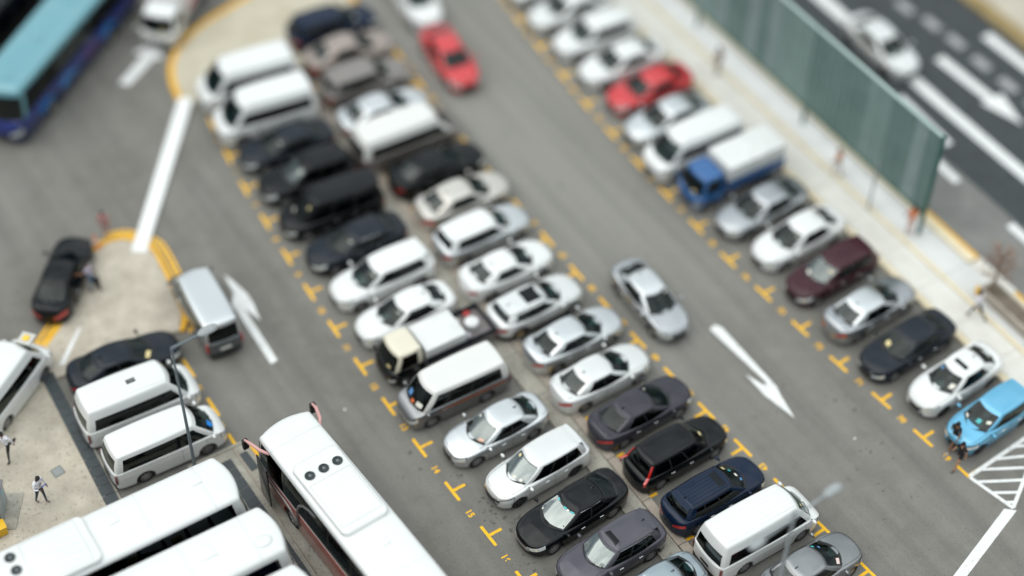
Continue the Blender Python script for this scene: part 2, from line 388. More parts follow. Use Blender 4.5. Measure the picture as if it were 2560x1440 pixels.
class House:
    """glasshouse of a vehicle: pillars and roof in one shell, panes as separate meshes"""
    def __init__(s, P, tub):
        s.P = P; s.t = tub; g = P['gh']; s.g = g
        ts = {0., 1.}; 
        for a, b in g['win']: ts |= {a, b}
        for k in np.linspace(0, 1, 9): 
            if min(abs(k-t) for t in ts) > .045: ts.add(float(k))
        s.ts = sorted(ts)
        w0 = g.get('hw0', tub.W/2*.90); w1 = g['hw1']; rc0 = g.get('rc', .12); 
        s.C0, s.T = contour(g['xf0'], g['xr0'], w0*g.get('nf', .93), w0, w0*g.get('nr', .92), g.get('bf', .2), g.get('br', .12), rc0, s.ts)
        s.C1, _ = contour(g['xf1'], g['xr1'], w1*g.get('nf1', .95), w1, w1*g.get('nr1', .94), g.get('bf1', .10), g.get('br1', .08), rc0*.8, s.ts)
        s.z1 = g['z1']; s.cr = g.get('cr', .08); s.pw = g.get('pw', 4.); s.w1 = w1; s.xo = tub.xo
        s.hb = g.get('hb', .07); s.ht = g.get('ht', .92); s.bulge = g.get('bulge', .03)
        s.htf = max(g.get('htf', s.ht), s.ht); s.hs = sorted({0., round(s.hb-.03, 3), s.hb, s.ht, round(s.ht+.03, 3), s.htf, 1.} | {v for v in (.3, .5, .7) if min(abs(v-q) for q in (s.ht, s.ht+.03, s.htf)) > .04})
        s.drop = g.get('drop', .05)
        s.xm = (g['xf1']+g['xr1'])/2; s.hl = (g['xf1']-g['xr1'])/2
    def zroof(s, x): return s.z1-s.drop*((x-s.xm)/s.hl)**2 - s.g.get('slope', 0)*max(0, (s.xm-x)/s.hl)
    def pt(s, i, h):
        a = s.C0[i]; b = s.C1[i]; z0 = s.t.zt(a[0])-.03; z1 = s.zroof(b[0])
        bl = s.bulge*math.sin(math.pi*h); k = s.T[i][0]
        hh = h
        x = a[0]+(b[0]-a[0])*h; y = a[1]+(b[1]-a[1])*h
        if k == 'f': x += bl
        elif k == 'r': x -= bl
        elif k == 's': y += bl
        else: 
            y += bl*.7; x += bl*.7*(1 if k == 'cf' else -1)
        return (x+s.xo, y, z0+(z1-z0)*hh)
    def rooftop(s, x, y):
        q = 1-min(1, abs(y)/s.w1); d = (s.hl-abs(x-s.xm))/s.w1; q = min(q, max(0, d))
        return s.zroof(x)+s.cr*math.sqrt(max(0, 1-(1-q)**s.pw))
    def build(s, mats, parent, body_name='roof', glass_front=None, glass_side=None, glass_rear=None, black_pillars=True, trim=1, black_rear=False, back_glass=True):
        n = len(s.C0); g = s.g
        V = []; F = []; M = []; panes = {}
        idx = {}
        ring = 2*n-2
        def vid(i, k):   # i in 0..ring-1
            ii = i if i < n else ring-i; sg = 1 if i < n else -1; key = (i % ring, k)
            if key not in idx:
                p = s.pt(ii, s.hs[k]); idx[key] = len(V); V.append((p[0], sg*p[1], p[2]))
            return idx[key]
        for i in range(ring):
            i2 = (i+1) % ring
            ii = i if i < n-1 else ring-1-i   # half cell index
            ta, tb = s.T[ii], s.T[ii+1]; side = 1 if i < n-1 else -1
            for k in range(len(s.hs)-1):
                q = (vid(i, k), vid(i, k+1), vid(i2, k+1), vid(i2, k)); kk = None; mm = 0
                hm_ = (s.hs[k]+s.hs[k+1])/2; top_ = s.htf if ta[0] in ('f', 'cf') else s.ht
                band = s.hb < hm_ < top_; inb = s.hb-.03 < hm_ < top_+.03
                if ta[0] == 'f' and tb[0] in ('f',):
                    if band: kk = 'windscreen'
                    elif inb: mm = 1
                elif ta[0] in ('cf',) or tb[0] == 'cf':
                    if ta[0] == 'f' and band: kk = 'windscreen'
                    elif inb and s.g.get('black_a'): mm = 1
                elif ta[0] == 's' and tb[0] == 's':
                    tm = (ta[1]+tb[1])/2; wi = [w_ for w_, (a, b) in enumerate(g['win']) if a <= tm <= b]
                    lo, hi = g['win'][0][0], g['win'][-1][1]
                    if lo <= tm <= hi:
                        if wi and band: kk = ('side', side, wi[0])
                        elif inb: mm = (1 if band else (trim)) if (black_pillars or not band) else 0
                elif ta[0] in ('r', 'cr') and tb[0] == 'r' and back_glass:
                    if ta[0] == 'r' and band: kk = 'rear_window'
                    elif ta[0] == 'r' and inb: mm = 1
                if kk is None: F.append(q); M.append(mm)
                else: panes.setdefault(kk, []).append(q)
        # roof cap
        qs = [.035, .08, .15, .27, .45, .7, .93]
        prev = [vid(i, len(s.hs)-1) for i in range(ring)]
        base = [V[v] for v in prev]
        for q in qs:
            cur = []
            d = q*s.w1
            for (x, y, z) in base:
                xx = x-s.xo-s.xm; nx = xx-math.copysign(min(abs(xx), d), xx); ny = y*(1-q)
                cur.append(len(V)); V.append((nx+s.xm+s.xo, ny, s.zroof(nx+s.xm)+s.cr*math.sqrt(1-(1-q)**s.pw)))
            for i in range(ring): F.append((prev[i], cur[i], cur[(i+1) % ring], prev[(i+1) % ring])); M.append(0)
            prev = cur
        # close along the spine: strips between mirrored sides
        for i in range(0, n-1):
            a, b = prev[i], prev[i+1]; c, d = prev[(ring-i-1) % ring], prev[(ring-i) % ring]
            f = [a]; 
            for v in (b, c, d):
                if v not in f: f.append(v)
            if len(f) > 2: F.append(tuple(f[::-1])); M.append(0)
        F = [f[::-1] for f in F]
        shell = mk(body_name, V, F, mats, parent, M, sharp=45)
        for kk, fs in panes.items():
            vs = sorted({v for f in fs for v in f}); mp_ = {v: i for i, v in enumerate(vs)}
            nm = kk if isinstance(kk, str) else 'side_window'
            mt = glass_front if nm == 'windscreen' else glass_rear if nm == 'rear_window' else glass_side
            mk(nm, [V[v] for v in vs], [tuple(mp_[v] for v in f[::-1]) for f in fs], mt, parent)
        return shell

def wheel_meshes(r, wd, nsp, rim_m, key):
    if key in WH: return WH[key]
    # tyre: lathe about y
    prof = [(r*.66, -wd*.42), (r*.80, -wd*.5), (r*.93, -wd*.49), (r, -wd*.36), (r, wd*.36), (r*.93, wd*.49), (r*.80, wd*.5), (r*.66, wd*.42)]
    n = 28; V = []; F = []
    for i in range(n):
        a = 2*math.pi*i/n
        for rr, y in prof: V.append((rr*math.cos(a), y, rr*math.sin(a)))
    k = len(prof)
    for i in range(n):
        for j in range(k-1): a = i*k+j; b = ((i+1) % n)*k+j; F.append((a, b, b+1, a+1))
    t = bpy.data.meshes.new('tyre'); t.from_pydata(V, [], F); t.materials.append(RUB); t.polygons.foreach_set('use_smooth', [True]*len(F))
    # rim: dark dish with spokes, both faces
    mb = MB(); R1 = r*.68
    for sg in (1, -1):
        y0 = sg*wd*.40
        ringV = []; nn = 28
        for rr, y in ((R1, y0), (R1*.93, y0), (R1*.90, y0*.35), (0.02, y0*.35)):
            ringV.append([(rr*math.cos(2*math.pi*i/nn), y, rr*math.sin(2*math.pi*i/nn)) for i in range(nn)])
        VV = [v for rg in ringV for v in rg]; FF = []
        for q in range(3):
            for i in range(nn): a = q*nn+i; b = q*nn+(i+1) % nn; FF.append((a, b, b+nn, a+nn))
        n0 = len(mb.V); mb.add(VV, FF[:nn], 0); 
        mb.V = mb.V[:n0]; mb.F = mb.F[:-nn]; mb.M = mb.M[:-nn]
        mb.add(VV, FF[:nn*2], 0); mb.add(VV, FF[nn*2:], 1)
        for q in range(nsp):
            a = 2*math.pi*q/nsp; c, s_ = math.cos(a), math.sin(a)
            def P(rr, t, y): return (rr*c-t*s_, y, rr*s_+t*c)
            w0, w1 = R1*.16*7/nsp, R1*.11*7/nsp
            V8 = [P(.02, -w0, y0*.86), P(.02, w0, y0*.86), P(R1*.93, w1, y0), P(R1*.93, -w1, y0), P(.02, -w0, y0*.5), P(.02, w0, y0*.5), P(R1*.93, w1, y0*.6), P(R1*.93, -w1, y0*.6)]
            mb.add(V8, [(0,1,2,3),(0,4,5,1),(1,5,6,2),(3,2,6,7),(0,3,7,4)], 0)
    rm = bpy.data.meshes.new('rim'); rm.from_pydata(mb.V, [], mb.F); rm.materials.append(rim_m); rm.materials.append(BLACK); rm.polygons.foreach_set('material_index', mb.M)
    WH[key] = (t, rm); return WH[key]
WH = {}
def add_wheel(root, x, y, r, wd, nsp=7, rim=None, key=None, name='wheel'):
    rim = rim or ALLOY; t, rm = wheel_meshes(r, wd, nsp, rim, (r, wd, nsp, rim.name))
    o = bpy.data.objects.new(name, t); col.objects.link(o); o.parent = root; o.location = (x, y, r); o.rotation_euler = (0, random.uniform(0, 6.28), 0)
    q = bpy.data.objects.new('rim', rm); col.objects.link(q); q.parent = o
    return o
CAB = {}
def shared(key, fn):
    if key not in CAB: CAB[key] = fn()
    return CAB[key]
def inst(name, me, parent, loc, rot=(0, 0, 0), sc=(1, 1, 1)):
    o = bpy.data.objects.new(name, me); col.objects.link(o); o.parent = parent; o.location = loc; o.rotation_euler = rot; o.scale = sc; return o
def seat_mesh(mt):
    def f():
        mb = MB(); mb.box(-.07, -.23, 0, .06, .23, .30, b=.04); mb.box(-.05, -.12, .31, .04, .12, .46, b=.035)
        o = mb.obj('seat', mt); me = o.data; bpy.data.objects.remove(o); return me
    return shared(('seat', mt.name), f)
def vehicle(P, loc, heading, label, cat, group=None, name='parked_car', root=None):
    if root is None: root = empty(name, (loc[0], loc[1], loc[2] if len(loc) > 2 else 0), R(heading), label, cat, group)
    t = Tub(P); W = P['W']; L = P['L']; g = P['gh']; pm = paint(P['paint']); rp = paint(P.get('roofpaint', P['paint']))
    lowm = P.get('lowmat', BLACK)
    t.build('body', [pm, lowm], root, lower=P.get('lower', 0))
    h = House(P, t)
    trim = P.get('trimmat', BLACK)
    h.build([rp, BLACK, trim], root, glass_front=P.get('gf', GLASS_WS), glass_side=P.get('gs', GLASS_SD), glass_rear=P.get('gr', GLASS_WS if P.get('clear_rear') else GLASS_SD),
            trim=2 if 'trimmat' in P else 1, back_glass=P.get('back', True))
    xo = t.xo
    # wheels and underbody
    if P.get('wheels', True):
        for wx in t.wx:
            for sg in (1, -1): add_wheel(root, wx+xo, sg*(W/2-.125-P.get('wd', .2)/2+.06), t.wr, P.get('wd', .2), P.get('nsp', 7), P.get('rim'))
    mb = MB(); mb.box(-L/2+.25+xo, -W/2+.30, t.zb-.02, L/2-.25+xo, W/2-.30, t.zb+.3)
    for wx in t.wx: mb.box(wx-t.wr*1.25+xo, -W/2+.16, t.zb+.3, wx+t.wr*1.25+xo, W/2-.16, min(t.zt(wx-t.wr*1.25)-.10, t.zt(wx+t.wr*1.25)-.10, t.wr*2.25))
    mb.obj('underbody', INT, root, smooth=False)
    # interior tray and seats
    zc = t.zt((g['xf0']+g['xr0'])/2)
    V = [(x*.985+xo+(0), y*.93, t.zt(x)+t.cr+.004) for x, y in h.C0]; V += [(x, -y, z) for x, y, z in V[-2:0:-1]]
    c0 = len(V); V.append(((g['xf0']+g['xr0'])/2+xo, 0, zc+t.cr+.004)); F = [(i, (i+1) % c0, c0) for i in range(c0)]
    V2 = [(v[0], v[1], v[2]) for v in V]
    mk('cabin_floor', V2, F, INT, root, smooth=False)
    sm = seat_mesh(P.get('seatmat', SEAT)); zz = zc+t.cr-.05
    if P.get('seats', 1):
        for xx in P.get('seatx', (g['xf1']-.32,)):
            for sg in (1, -1): inst('seat', sm, root, (xx+xo, sg*W*.205, zz), (0, R(-8), 0), (1, .9, P.get('seath', .85)))
    # dashboard: dark ledge under the windscreen
    mb = MB(); xd = g['xf0']; mb.box(xd-g.get('bf',.2)-.42+xo, -W*.34, zc+t.cr, xd-g.get('bf',.2)-.12+xo, W*.34, zc+t.cr+.05, b=.02); mb.obj('dashboard', INT, root)
    # lights
    hl = P.get('hl', (.04, .42, .60, .95)); lm = P.get('hlmat', LAMP)
    if hl:
        for sg in (1, -1):
            t.patch('headlight_surround', L/2-hl[0]+.01, L/2-hl[1]-.03, hl[2]-.05, hl[3]+.07, sg, BLACK, root, off=.006, shape=P.get('hlshape', lambda u, a, b: (a+(b-a)*.45*u, b+.12*u)))
            t.patch('headlight', L/2-hl[0], L/2-hl[1], hl[2], hl[3], sg, lm, root, off=.016, shape=P.get('hlshape', lambda u, a, b: (a+(b-a)*.45*u, b+.12*u)))
    tl = P.get('tl', (.03, .30, .62, .95)); 
    if tl:
        for sg in (1, -1):
            t.patch('tail_light', -L/2+tl[0], -L/2+tl[1], tl[2], tl[3], sg, P.get('tlmat', REDL), root, shape=lambda u, a, b: (a+(b-a)*.2*u, b))
    if P.get('vtl'):   # tall lamps on the rear corner beside the rear window
        z0, z1 = P['vtl']; ci = [i for i, q in enumerate(h.T) if q[0] == 'cr'][1]
        for sg in (1, -1):
            mb = MB(); n = 8; vv = []
            for i in range(n+1):
                z = z0+(z1-z0)*i/n; zb0 = t.zt(-L/2+.2)
                if z < zb0+.02: c_ = Vector((-L/2+.075, W/2-.065, z))
                else:
                    hq = min(1, (z-zb0)/(h.zroof(g['xr1'])-zb0)); q = h.pt(ci, hq); c_ = Vector((q[0]-xo, q[1], z))
                for dx, dy in ((-.028,-.055),(-.022,.0),(.0,.022),(.06,.026),(.05,-.04)): vv.append((c_.x+dx+xo, sg*(c_.y+dy), z))
            F = []
            for i in range(n):
                for k in range(5): q = (5*i+k, 5*i+(k+1) % 5, 5*i+5+(k+1) % 5, 5*i+5+k); F.append(q if sg < 0 else q[::-1])
            F += [(0,1,2,3,4), tuple(5*n+k for k in (4,3,2,1,0))]
            mk('tail_light', vv, F, REDL if P.get('vred', True) else DKRED, root)
    gz = P.get('grille', (.36, .52, .685)); 
    if gz: 
        gr = t.nose('grille', gz[0], gz[1], gz[2], 1, P.get('grmat', BLACK), root, off=.03)
        if P.get('grbar'): 
            t.nose('grille_bar', gz[0]*.96, gz[2]-.05, gz[2]+.02, 1, CHR, gr, off=.045)
    if P.get('intake', True): t.nose('air_intake', W*.24, t.zb+.09, t.zb+.18, 1, BLACK, root, off=.006)
    if P.get('plate', True):
        t.nose('licence_plate', .24, t.zb+.20, t.zb+.31, 1, PLATE, root, off=.028)
        t.nose('licence_plate', .24, P.get('rpz', .62), P.get('rpz', .62)+.12, -1, P.get('rplate', PLATE), root, off=.018)
    if P.get('rbump'): t.nose('rear_bumper', W*.40, t.zb+.02, t.zb+.22, -1, BLACK, root, off=.02)
    # mirrors
    if P.get('mirror', True):
        mxx = g['xf0']-P.get('mdx', .42)
        for sg in (1, -1):
            mb = MB(); zt = t.zt(mxx)+.03; yw = t.w(mxx)
            mb.ell((mxx+xo, sg*(yw+.12), zt+.06), (.075, .115, .075), 0); mb.tube([(mxx+xo+.02, sg*(yw-.04), zt+.01), (mxx+xo, sg*(yw+.06), zt+.04)], .03, 6, 1)
            mb.obj('wing_mirror', [P.get('mirmat', pm), BLACK], root)
    # door handles and shut lines
    hd = P.get('handles', (.15, -.75))
    for xx in hd:
        for sg in (1, -1):
            p = t.side(xx, .80, sg); mb = MB(); mb.box(p.x-.09, -.018, -.014, p.x+.09, .022, .014, b=.008)
            o = mb.obj('door_handle', P.get('hmat', CHR), root, loc=(0, p.y, p.z))
    sx = P.get('seams', (g['xf0']-.45, -.28, g['xr0']+.55))
    for xx in sx:
        for sg in (1, -1):
            V = []; F = []
            for k in range(9):
                f = .10+.88*k/8; p = t.side(xx, f, sg); V += [(p.x-.007, p.y+sg*.003, p.z), (p.x+.007, p.y+sg*.003, p.z)]
            F = [(2*k, 2*k+1, 2*k+3, 2*k+2) for k in range(8)]
            mk('door_gap', V, F, BLACK, root, smooth=False)
    # bonnet lines
    if P.get('bonnet', True):
        V = []; F = []; xa, xb = L/2-.26, g['xf0']-g.get('bf', .2)*.9-.02; nn = 10
        path = []
        for k in range(nn+1):
            x = xb+(xa-xb)*k/nn; path.append((x, t.w(x)*.80))
        path += [(xa+.07, t.w(xa)*.6), (xa+.11, t.w(xa)*.3), (xa+.12, 0)]
        full = path+[(x, -y) for x, y in path[-2::-1]]
        for i, (x, y) in enumerate(full):
            a = full[max(0, i-1)]; b = full[min(len(full)-1, i+1)]; d = Vector((b[0]-a[0], b[1]-a[1])).normalized(); nx, ny = -d.y*.008, d.x*.008
            w_ = max(t.w(x), .01); r = min(t.r, (t.zt(x)-t.zb)*.25, w_*.6); cx = w_*t.prof(1)-r
            def zz_(yy): 
                k = min(1, abs(yy)/max(cx, .01)); return t.zt(x)+t.cr*(1-k*k)*min(1, w_/(t.W*.3))+.004
            V += [(x+nx+xo, y+ny, zz_(y)), (x-nx+xo, y-ny, zz_(y))]
        F = [(2*i, 2*i+1, 2*i+3, 2*i+2) for i in range(len(full)-1)]
        mk('bonnet_gap', V, F, BLACK, root, smooth=False)
    if P.get('boot', False):
        xa, xb = g['xr0']+.02, -L/2+.10; V = []; path = [(xa, t.w(xa)*.74), ((xa+xb)/2, t.w(xa)*.70), (xb+.03, t.w(xb)*.72), (xb, t.w(xb)*.3), (xb-.005, 0)]
        full = path+[(x, -y) for x, y in path[-2::-1]]
        for i, (x, y) in enumerate(full):
            p0 = full[max(0, i-1)]; p1 = full[min(len(full)-1, i+1)]; d = Vector((p1[0]-p0[0], p1[1]-p0[1])).normalized(); w_ = max(t.w(x), .01); z = t.zt(x)+t.cr*(1-min(1, abs(y)/w_)**2)*min(1, w_/(t.W*.3))+.006
            V += [(x-d.y*.008+xo, y+d.x*.008, z), (x+d.y*.008+xo, y-d.x*.008, z)]
        mk('boot_gap', V, [(2*i, 2*i+1, 2*i+3, 2*i+2) for i in range(len(full)-1)], BLACK, root, smooth=False)
    def roofpatch(nm, x0, x1, hw, mt, off=.008, sink=0, nx=6, ny=8, par=root):
        V = []; F = []
        for i in range(nx+1):
            for j in range(ny+1):
                x = x0+(x1-x0)*i/nx; y = -hw+2*hw*j/ny
                ex = min(i, nx-i) == 0; ey = min(j, ny-j) == 0
                V.append((x+xo, y, h.rooftop(x, y)+(off if not (ex or ey) else -.01)))
        for i in range(nx):
            for j in range(ny): a = i*(ny+1)+j; F.append((a, a+ny+1, a+ny+2, a+1))
        return mk(nm, V, F, mt, par)
    if P.get('sunroof'):
        x0, x1, hw = P['sunroof']; roofpatch('sunroof', x0, x1, hw, mat('sunroof_glass', (.006,.007,.008), .25, 0, coat=0, spec=.25))
    if P.get('ribs'):
        for k in range(-3, 4):
            y = k*h.w1*.24; mb = MB(); n = 10; x0, x1 = g['xr1']+.25, g['xf1']-.25
            pts = [(x0+(x1-x0)*i/n+xo, y, h.rooftop(x0+(x1-x0)*i/n, y)-.004) for i in range(n+1)]; mb.tube(pts, .016, 6)
            mb.obj('roof_rib', rp, root)
    if P.get('rails'):
        for sg in (1, -1):
            n = 12; x0, x1 = g['xr1']+.1, g['xf1']-.1; y = sg*h.w1*.90; mb = MB()
            mb.tube([(x0+(x1-x0)*i/n+xo, y, h.rooftop(x0+(x1-x0)*i/n, y)+.01) for i in range(n+1)], .014, 6); mb.obj('roof_rail', P['rails'], root)
    if P.get('spoiler'):
        mb = MB(); x = g['xr1']; z = h.rooftop(x+.1, 0)
        V = []; F = []; n = 8
        for i in range(n+1):
            y = -h.w1*.84+1.68*h.w1*i/n; zz2 = h.rooftop(x+.16, y*.9)
            V += [(x+.16+xo, y, zz2-.004), (x-.10+.06*(y/h.w1)**2+xo, y, zz2-.02), (x-.08+.06*(y/h.w1)**2+xo, y, zz2-.05), (x+.10+xo, y, zz2-.06)]
        for i in range(n):
            a = 4*i; b = a+4
            for q in range(4): F.append((a+q, a+(q+1) % 4, b+(q+1) % 4, b+q))
        F += [(3,2,1,0), tuple(4*n+q for q in range(4))]
        mk('spoiler', V, F, rp, root)
    if P.get('fin', False):
        x = g['xr1']+.25; z = h.rooftop(x, 0); mb = MB(); mb.add([(x-.09+xo,-.02,z),(x+.09+xo,-.02,z),(x+.09+xo,.02,z),(x-.09+xo,.02,z),(x-.07+xo,0,z+.07)], [(0,1,4),(1,2,4),(2,3,4),(3,0,4)]); mb.obj('antenna', BLACK, root, smooth=False)
    # stickers / papers on the inside of the windscreen
    for (u, v, sx_, sy_, mt) in P.get('papers', ()):
        nf = 5; yy = u; hh = v
        def ws(y, hq):
            k = min(1, abs(y)/h.C0[nf][1])*nf; i = min(int(k), nf-1); fr = k-i; a = Vector(h.pt(i, hq)); b = Vector(h.pt(i+1, hq)); p = a.lerp(b, fr); p.y = math.copysign(abs(p.y), y); return p
        q = [ws(yy-sx_, hh-sy_), ws(yy+sx_, hh-sy_), ws(yy+sx_, hh+sy_), ws(yy-sx_, hh+sy_)]
        q = [p+Vector((.006, 0, .012)) for p in q]
        mk('windscreen_sticker', q, [(0, 1, 2, 3)], mt, root, smooth=False)
    if P.get('wipers', True):
        mb = MB()
        for y0_, y1_ in ((.05, -.50), (.58, .06)):
            def wsp(y, hq):
                k = min(1, abs(y)/h.C0[5][1])*5; i = min(int(k), 4); a = Vector(h.pt(i, hq)); b = Vector(h.pt(i+1, hq)); p = a.lerp(b, k-i); p.y = math.copysign(abs(p.y), y); return p+Vector((.02, 0, .02))
            sc_ = W/1.75
            mb.tube([wsp(y0_*sc_, .0), wsp((y0_*.6+y1_*.4)*sc_, .09), wsp(y1_*sc_, .10)], .010, 5)
        mb.obj('wiper', BLACK, root)
    return root, t, h

def P_(base, **k): d = dict(base); d.update(k); return d
def GH(g, **k): d = dict(g); d.update(k); return d
def sedan(L=4.55, W=1.77, H=1.46, **k):
    a = L/2; s = L/4.55
    g = dict(xf0=1.30*s, xf1=.34*s, xr1=-1.10*s, xr0=-1.84*s, hw0=W/2*.915, hw1=W/2*.69, z1=H-.075, cr=.075, win=((.06,.45),(.485,.86)), bf=.38, bf1=.17, br=.24, br1=.13, rc=.13, nr=.86, nf=.90, drop=.035, ht=.93, bulge=.035)
    g.update(k.pop('gh', {}))
    d = dict(L=L, W=W, nf=7, nr=9, m=2.3, top=[(-a,.70),(-a+.05,.86),(-a+.16,1.0),(-a+.6,1.03),(-1.3*s,.99),(-.3,.955),(1.2*s,.93),(a-.72,.885),(a-.28,.80),(a-.06,.74),(a,.66)],
             gh=g, sh=.11, hl=(.03,.55,.72,1.12), tl=(.025,.30,.76,.99), wx=(L*.302,-L*.285), fin=True, boot=True, papers=[(.5,.82,.05,.04,PAPER)])
    d.update(k); return d
def mpv(L=4.4, W=1.74, H=1.62, **k):
    a = L/2
    g = dict(xf0=1.32, xf1=.46, xr1=-a+.50, xr0=-a+.20, hw0=W/2*.92, hw1=W/2*.73, z1=H-.08, cr=.08, win=((.05,.33),(.36,.64),(.67,.95)), bf=.40, bf1=.15, br=.10, br1=.08, rc=.12, nf=.86, nr=.92, drop=.03, ht=.92, bulge=.03)
    g.update(k.pop('gh', {}))
    d = dict(L=L, W=W, nf=7.5, nr=16, m=2.4, top=[(-a,.72),(-a+.05,.95),(-a+.2,1.04),(-.9,1.04),(.2,1.0),(1.1,.97),(a-.55,.88),(a-.22,.81),(a-.05,.74),(a,.64)],
             gh=g, sh=.10, hl=(.03,.58,.72,1.14), tl=(.02,.26,.74,.99), spoiler=True, seatx=(.05,-.85), handles=(.1,-.8), papers=[(.45,.75,.06,.05,STK2),(-.3,.2,.12,.05,PAPER)])
    d.update(k); return d
def suv(L=4.55, W=1.82, H=1.68, **k):
    a = L/2
    g = dict(xf0=1.18, xf1=.32, xr1=-a+.62, xr0=-a+.28, hw0=W/2*.92, hw1=W/2*.71, z1=H-.085, cr=.085, win=((.05,.38),(.41,.72),(.75,.93)), bf=.36, bf1=.14, br=.14, br1=.10, rc=.13, nf=.88, nr=.9, drop=.04, ht=.92, bulge=.03)
    g.update(k.pop('gh', {}))
    d = dict(L=L, W=W, zb=.24, nf=7.5, nr=11, m=2.4, top=[(-a,.76),(-a+.05,1.0),(-a+.22,1.1),(-.9,1.08),(.2,1.05),(1.0,1.04),(a-.6,.96),(a-.22,.88),(a-.05,.80),(a,.68)],
             gh=g, sh=.11, hl=(.03,.52,.72,1.12), tl=(.02,.28,.74,.99), spoiler=True, lower=2, wr=.35, fin=True, papers=[(.45,.78,.05,.04,PAPER)])
    d.update(k); return d
def vanH(L=4.84, W=1.88, H=2.24, **k):
    a = L/2
    g = dict(xf0=a-.38, xf1=a-1.18, xr1=-a+.26, xr0=-a+.05, hw0=W/2*.955, hw1=W/2*.80, z1=H-.13, cr=.13, pw=5, win=((.03,.17),(.215,.50),(.505,.965)), bf=.22, bf1=.16, br=.08, br1=.06, rc=.12, nf=.94, nr=.965, nr1=.97, nf1=.92, drop=.02, hb=.08, ht=.62, htf=.90, bulge=.045)
    g.update(k.pop('gh', {}))
    d = dict(L=L, W=W, zb=.24, nf=14, nr=30, m=3, win=.10, top=[(-a,1.00),(-a+.03,1.10),(-a+.1,1.16),(-.5,1.16),(a-.6,1.12),(a-.32,1.05),(a-.14,.93),(a-.03,.80),(a,.68)],
             gh=g, sh=.05, crown=.02, hl=(.02,.34,.60,.93), tl=None, vtl=(.62,1.08), vred=False, wr=.34, seatx=(a-1.7,), handles=(.85,), seams=(a-.95,a-2.0), bonnet=False,
             mdx=.30, grille=(.42,.56,.70), rbump=True, wx=(L*.30,-L*.245), tumble=.02, tuck=.035, trimmat=BLACK, ribs=True, tumb=0, rplate=PLATE)
    d.update(k); return d

# ================================================================== GROUND AND SETTING
struct(sheet('ground', [(-400,-400),(400,-400),(400,600),(-400,600)], -.012, ASPHM))
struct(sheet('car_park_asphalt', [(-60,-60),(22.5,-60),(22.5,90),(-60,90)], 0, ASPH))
# bay markings
def tmark(x, y, sg, rot=0., bar=(.53,.53), stem=.60, wdt=.125, kind='T'):
    V = []; F = []
    def rect(x0, y0, x1, y1, z):
        # slightly rounded ends
        n = len(V); c = .02
        P = [(x0+c,y0),(x1-c,y0),(x1,y0+c),(x1,y1-c),(x1-c,y1),(x0+c,y1),(x0,y1-c),(x0,y0+c)]
        for p in P: V.append((p[0], p[1], z))
        F.append(tuple(range(n, n+8)))
    rect(-wdt/2, -bar[0], wdt/2, bar[1], .004)
    rect(min(sg*wdt/2, sg*stem), -wdt/2, max(sg*wdt/2, sg*stem), wdt/2, .004)
    o = mk('bay_marking', V, F, YELP, smooth=False); o.location = (x, y, 0); o.rotation_euler = (0, 0, rot); return struct(o)
def number(txt, x, y, rz, size=.34):
    c = bpy.data.curves.new('bay_number', 'FONT'); c.body = txt; c.size = size; c.align_x = 'CENTER'; c.align_y = 'CENTER'; c.offset = .012; c.space_character = 1.05
    c.materials.append(YELP); o = bpy.data.objects.new('bay_number', c); col.objects.link(o); o.location = (x, y, .006); o.rotation_euler = (0, 0, rz); return struct(o)
ROWA = [(.30,-14.7),(.28,-12.3),(.20,-9.85),(.14,-7.42),(.04,-4.89),(.01,-2.39),(0,.1),(.04,2.55),(.09,4.95),(.18,7.35),(.32,9.71),(.49,12.14),(.65,14.54),(.93,16.84),(1.25,19.15)]
ROWB = [(11.75,-18.7),(11.6,-16.35),(11.39,-13.97),(11.22,-11.58),(11.06,-9.19),(10.93,-6.9),(10.82,-4.66),(10.73,-2.33),(10.70,0.),(10.67,2.27),(10.68,4.65),(10.7,7.0),(10.75,9.4),(10.85,11.8),(10.95,14.2),(11.1,16.6),(11.3,19.0)]
ROWC = [(17.57,-12.63),(17.39,-10.25),(17.13,-7.81),(16.99,-5.41),(16.88,-3.01),(16.78,-.61),(16.80,1.79),(16.83,4.18),(16.90,6.54),(17.0,8.87),(17.12,11.2),(17.3,13.5),(17.5,15.9),(17.75,18.2),(18.0,20.5)]
for row, sg, n0, rt in ((ROWA, 1, 18, -math.pi/2), (ROWB, -1, 46, math.pi/2), (ROWC, 1, 70, -math.pi/2)):
    for i, (x, y) in enumerate(row):
        a = row[max(0, i-1)]; b = row[min(len(row)-1, i+1)]; th = math.atan2(-(b[0]-a[0]), b[1]-a[1])
        tmark(x, y, sg, th)
        if i < len(row)-1:
            x2, y2 = row[i+1]; nn = {1: 18-i, -1: 46-i}[sg] if sg*n0 != 70 else 70+i
            number(str(nn), (x+x2)/2+(-.02 if sg > 0 else .05), (y+y2)/2, rt+th, .36)
o = tmark(17.84, -15.02, 1, .06, bar=(.0625, .62), stem=.62)
number('69', 17.72, -13.85, -math.pi/2, .36)
for y in (8.75, 6.2, 3.81): tmark(-6.12+(.03 if y < 5 else .06), y, -1, 0, bar=(.55,.55), stem=.5)
struct(ribbon('bay_marking', [(-6.18,2.25),(-6.18,1.52)], .13, .004, YELP))
number('11', -6.2, 2.81, math.pi/2, .34)
number('12', -6.15, 5.0, math.pi/2, .34)
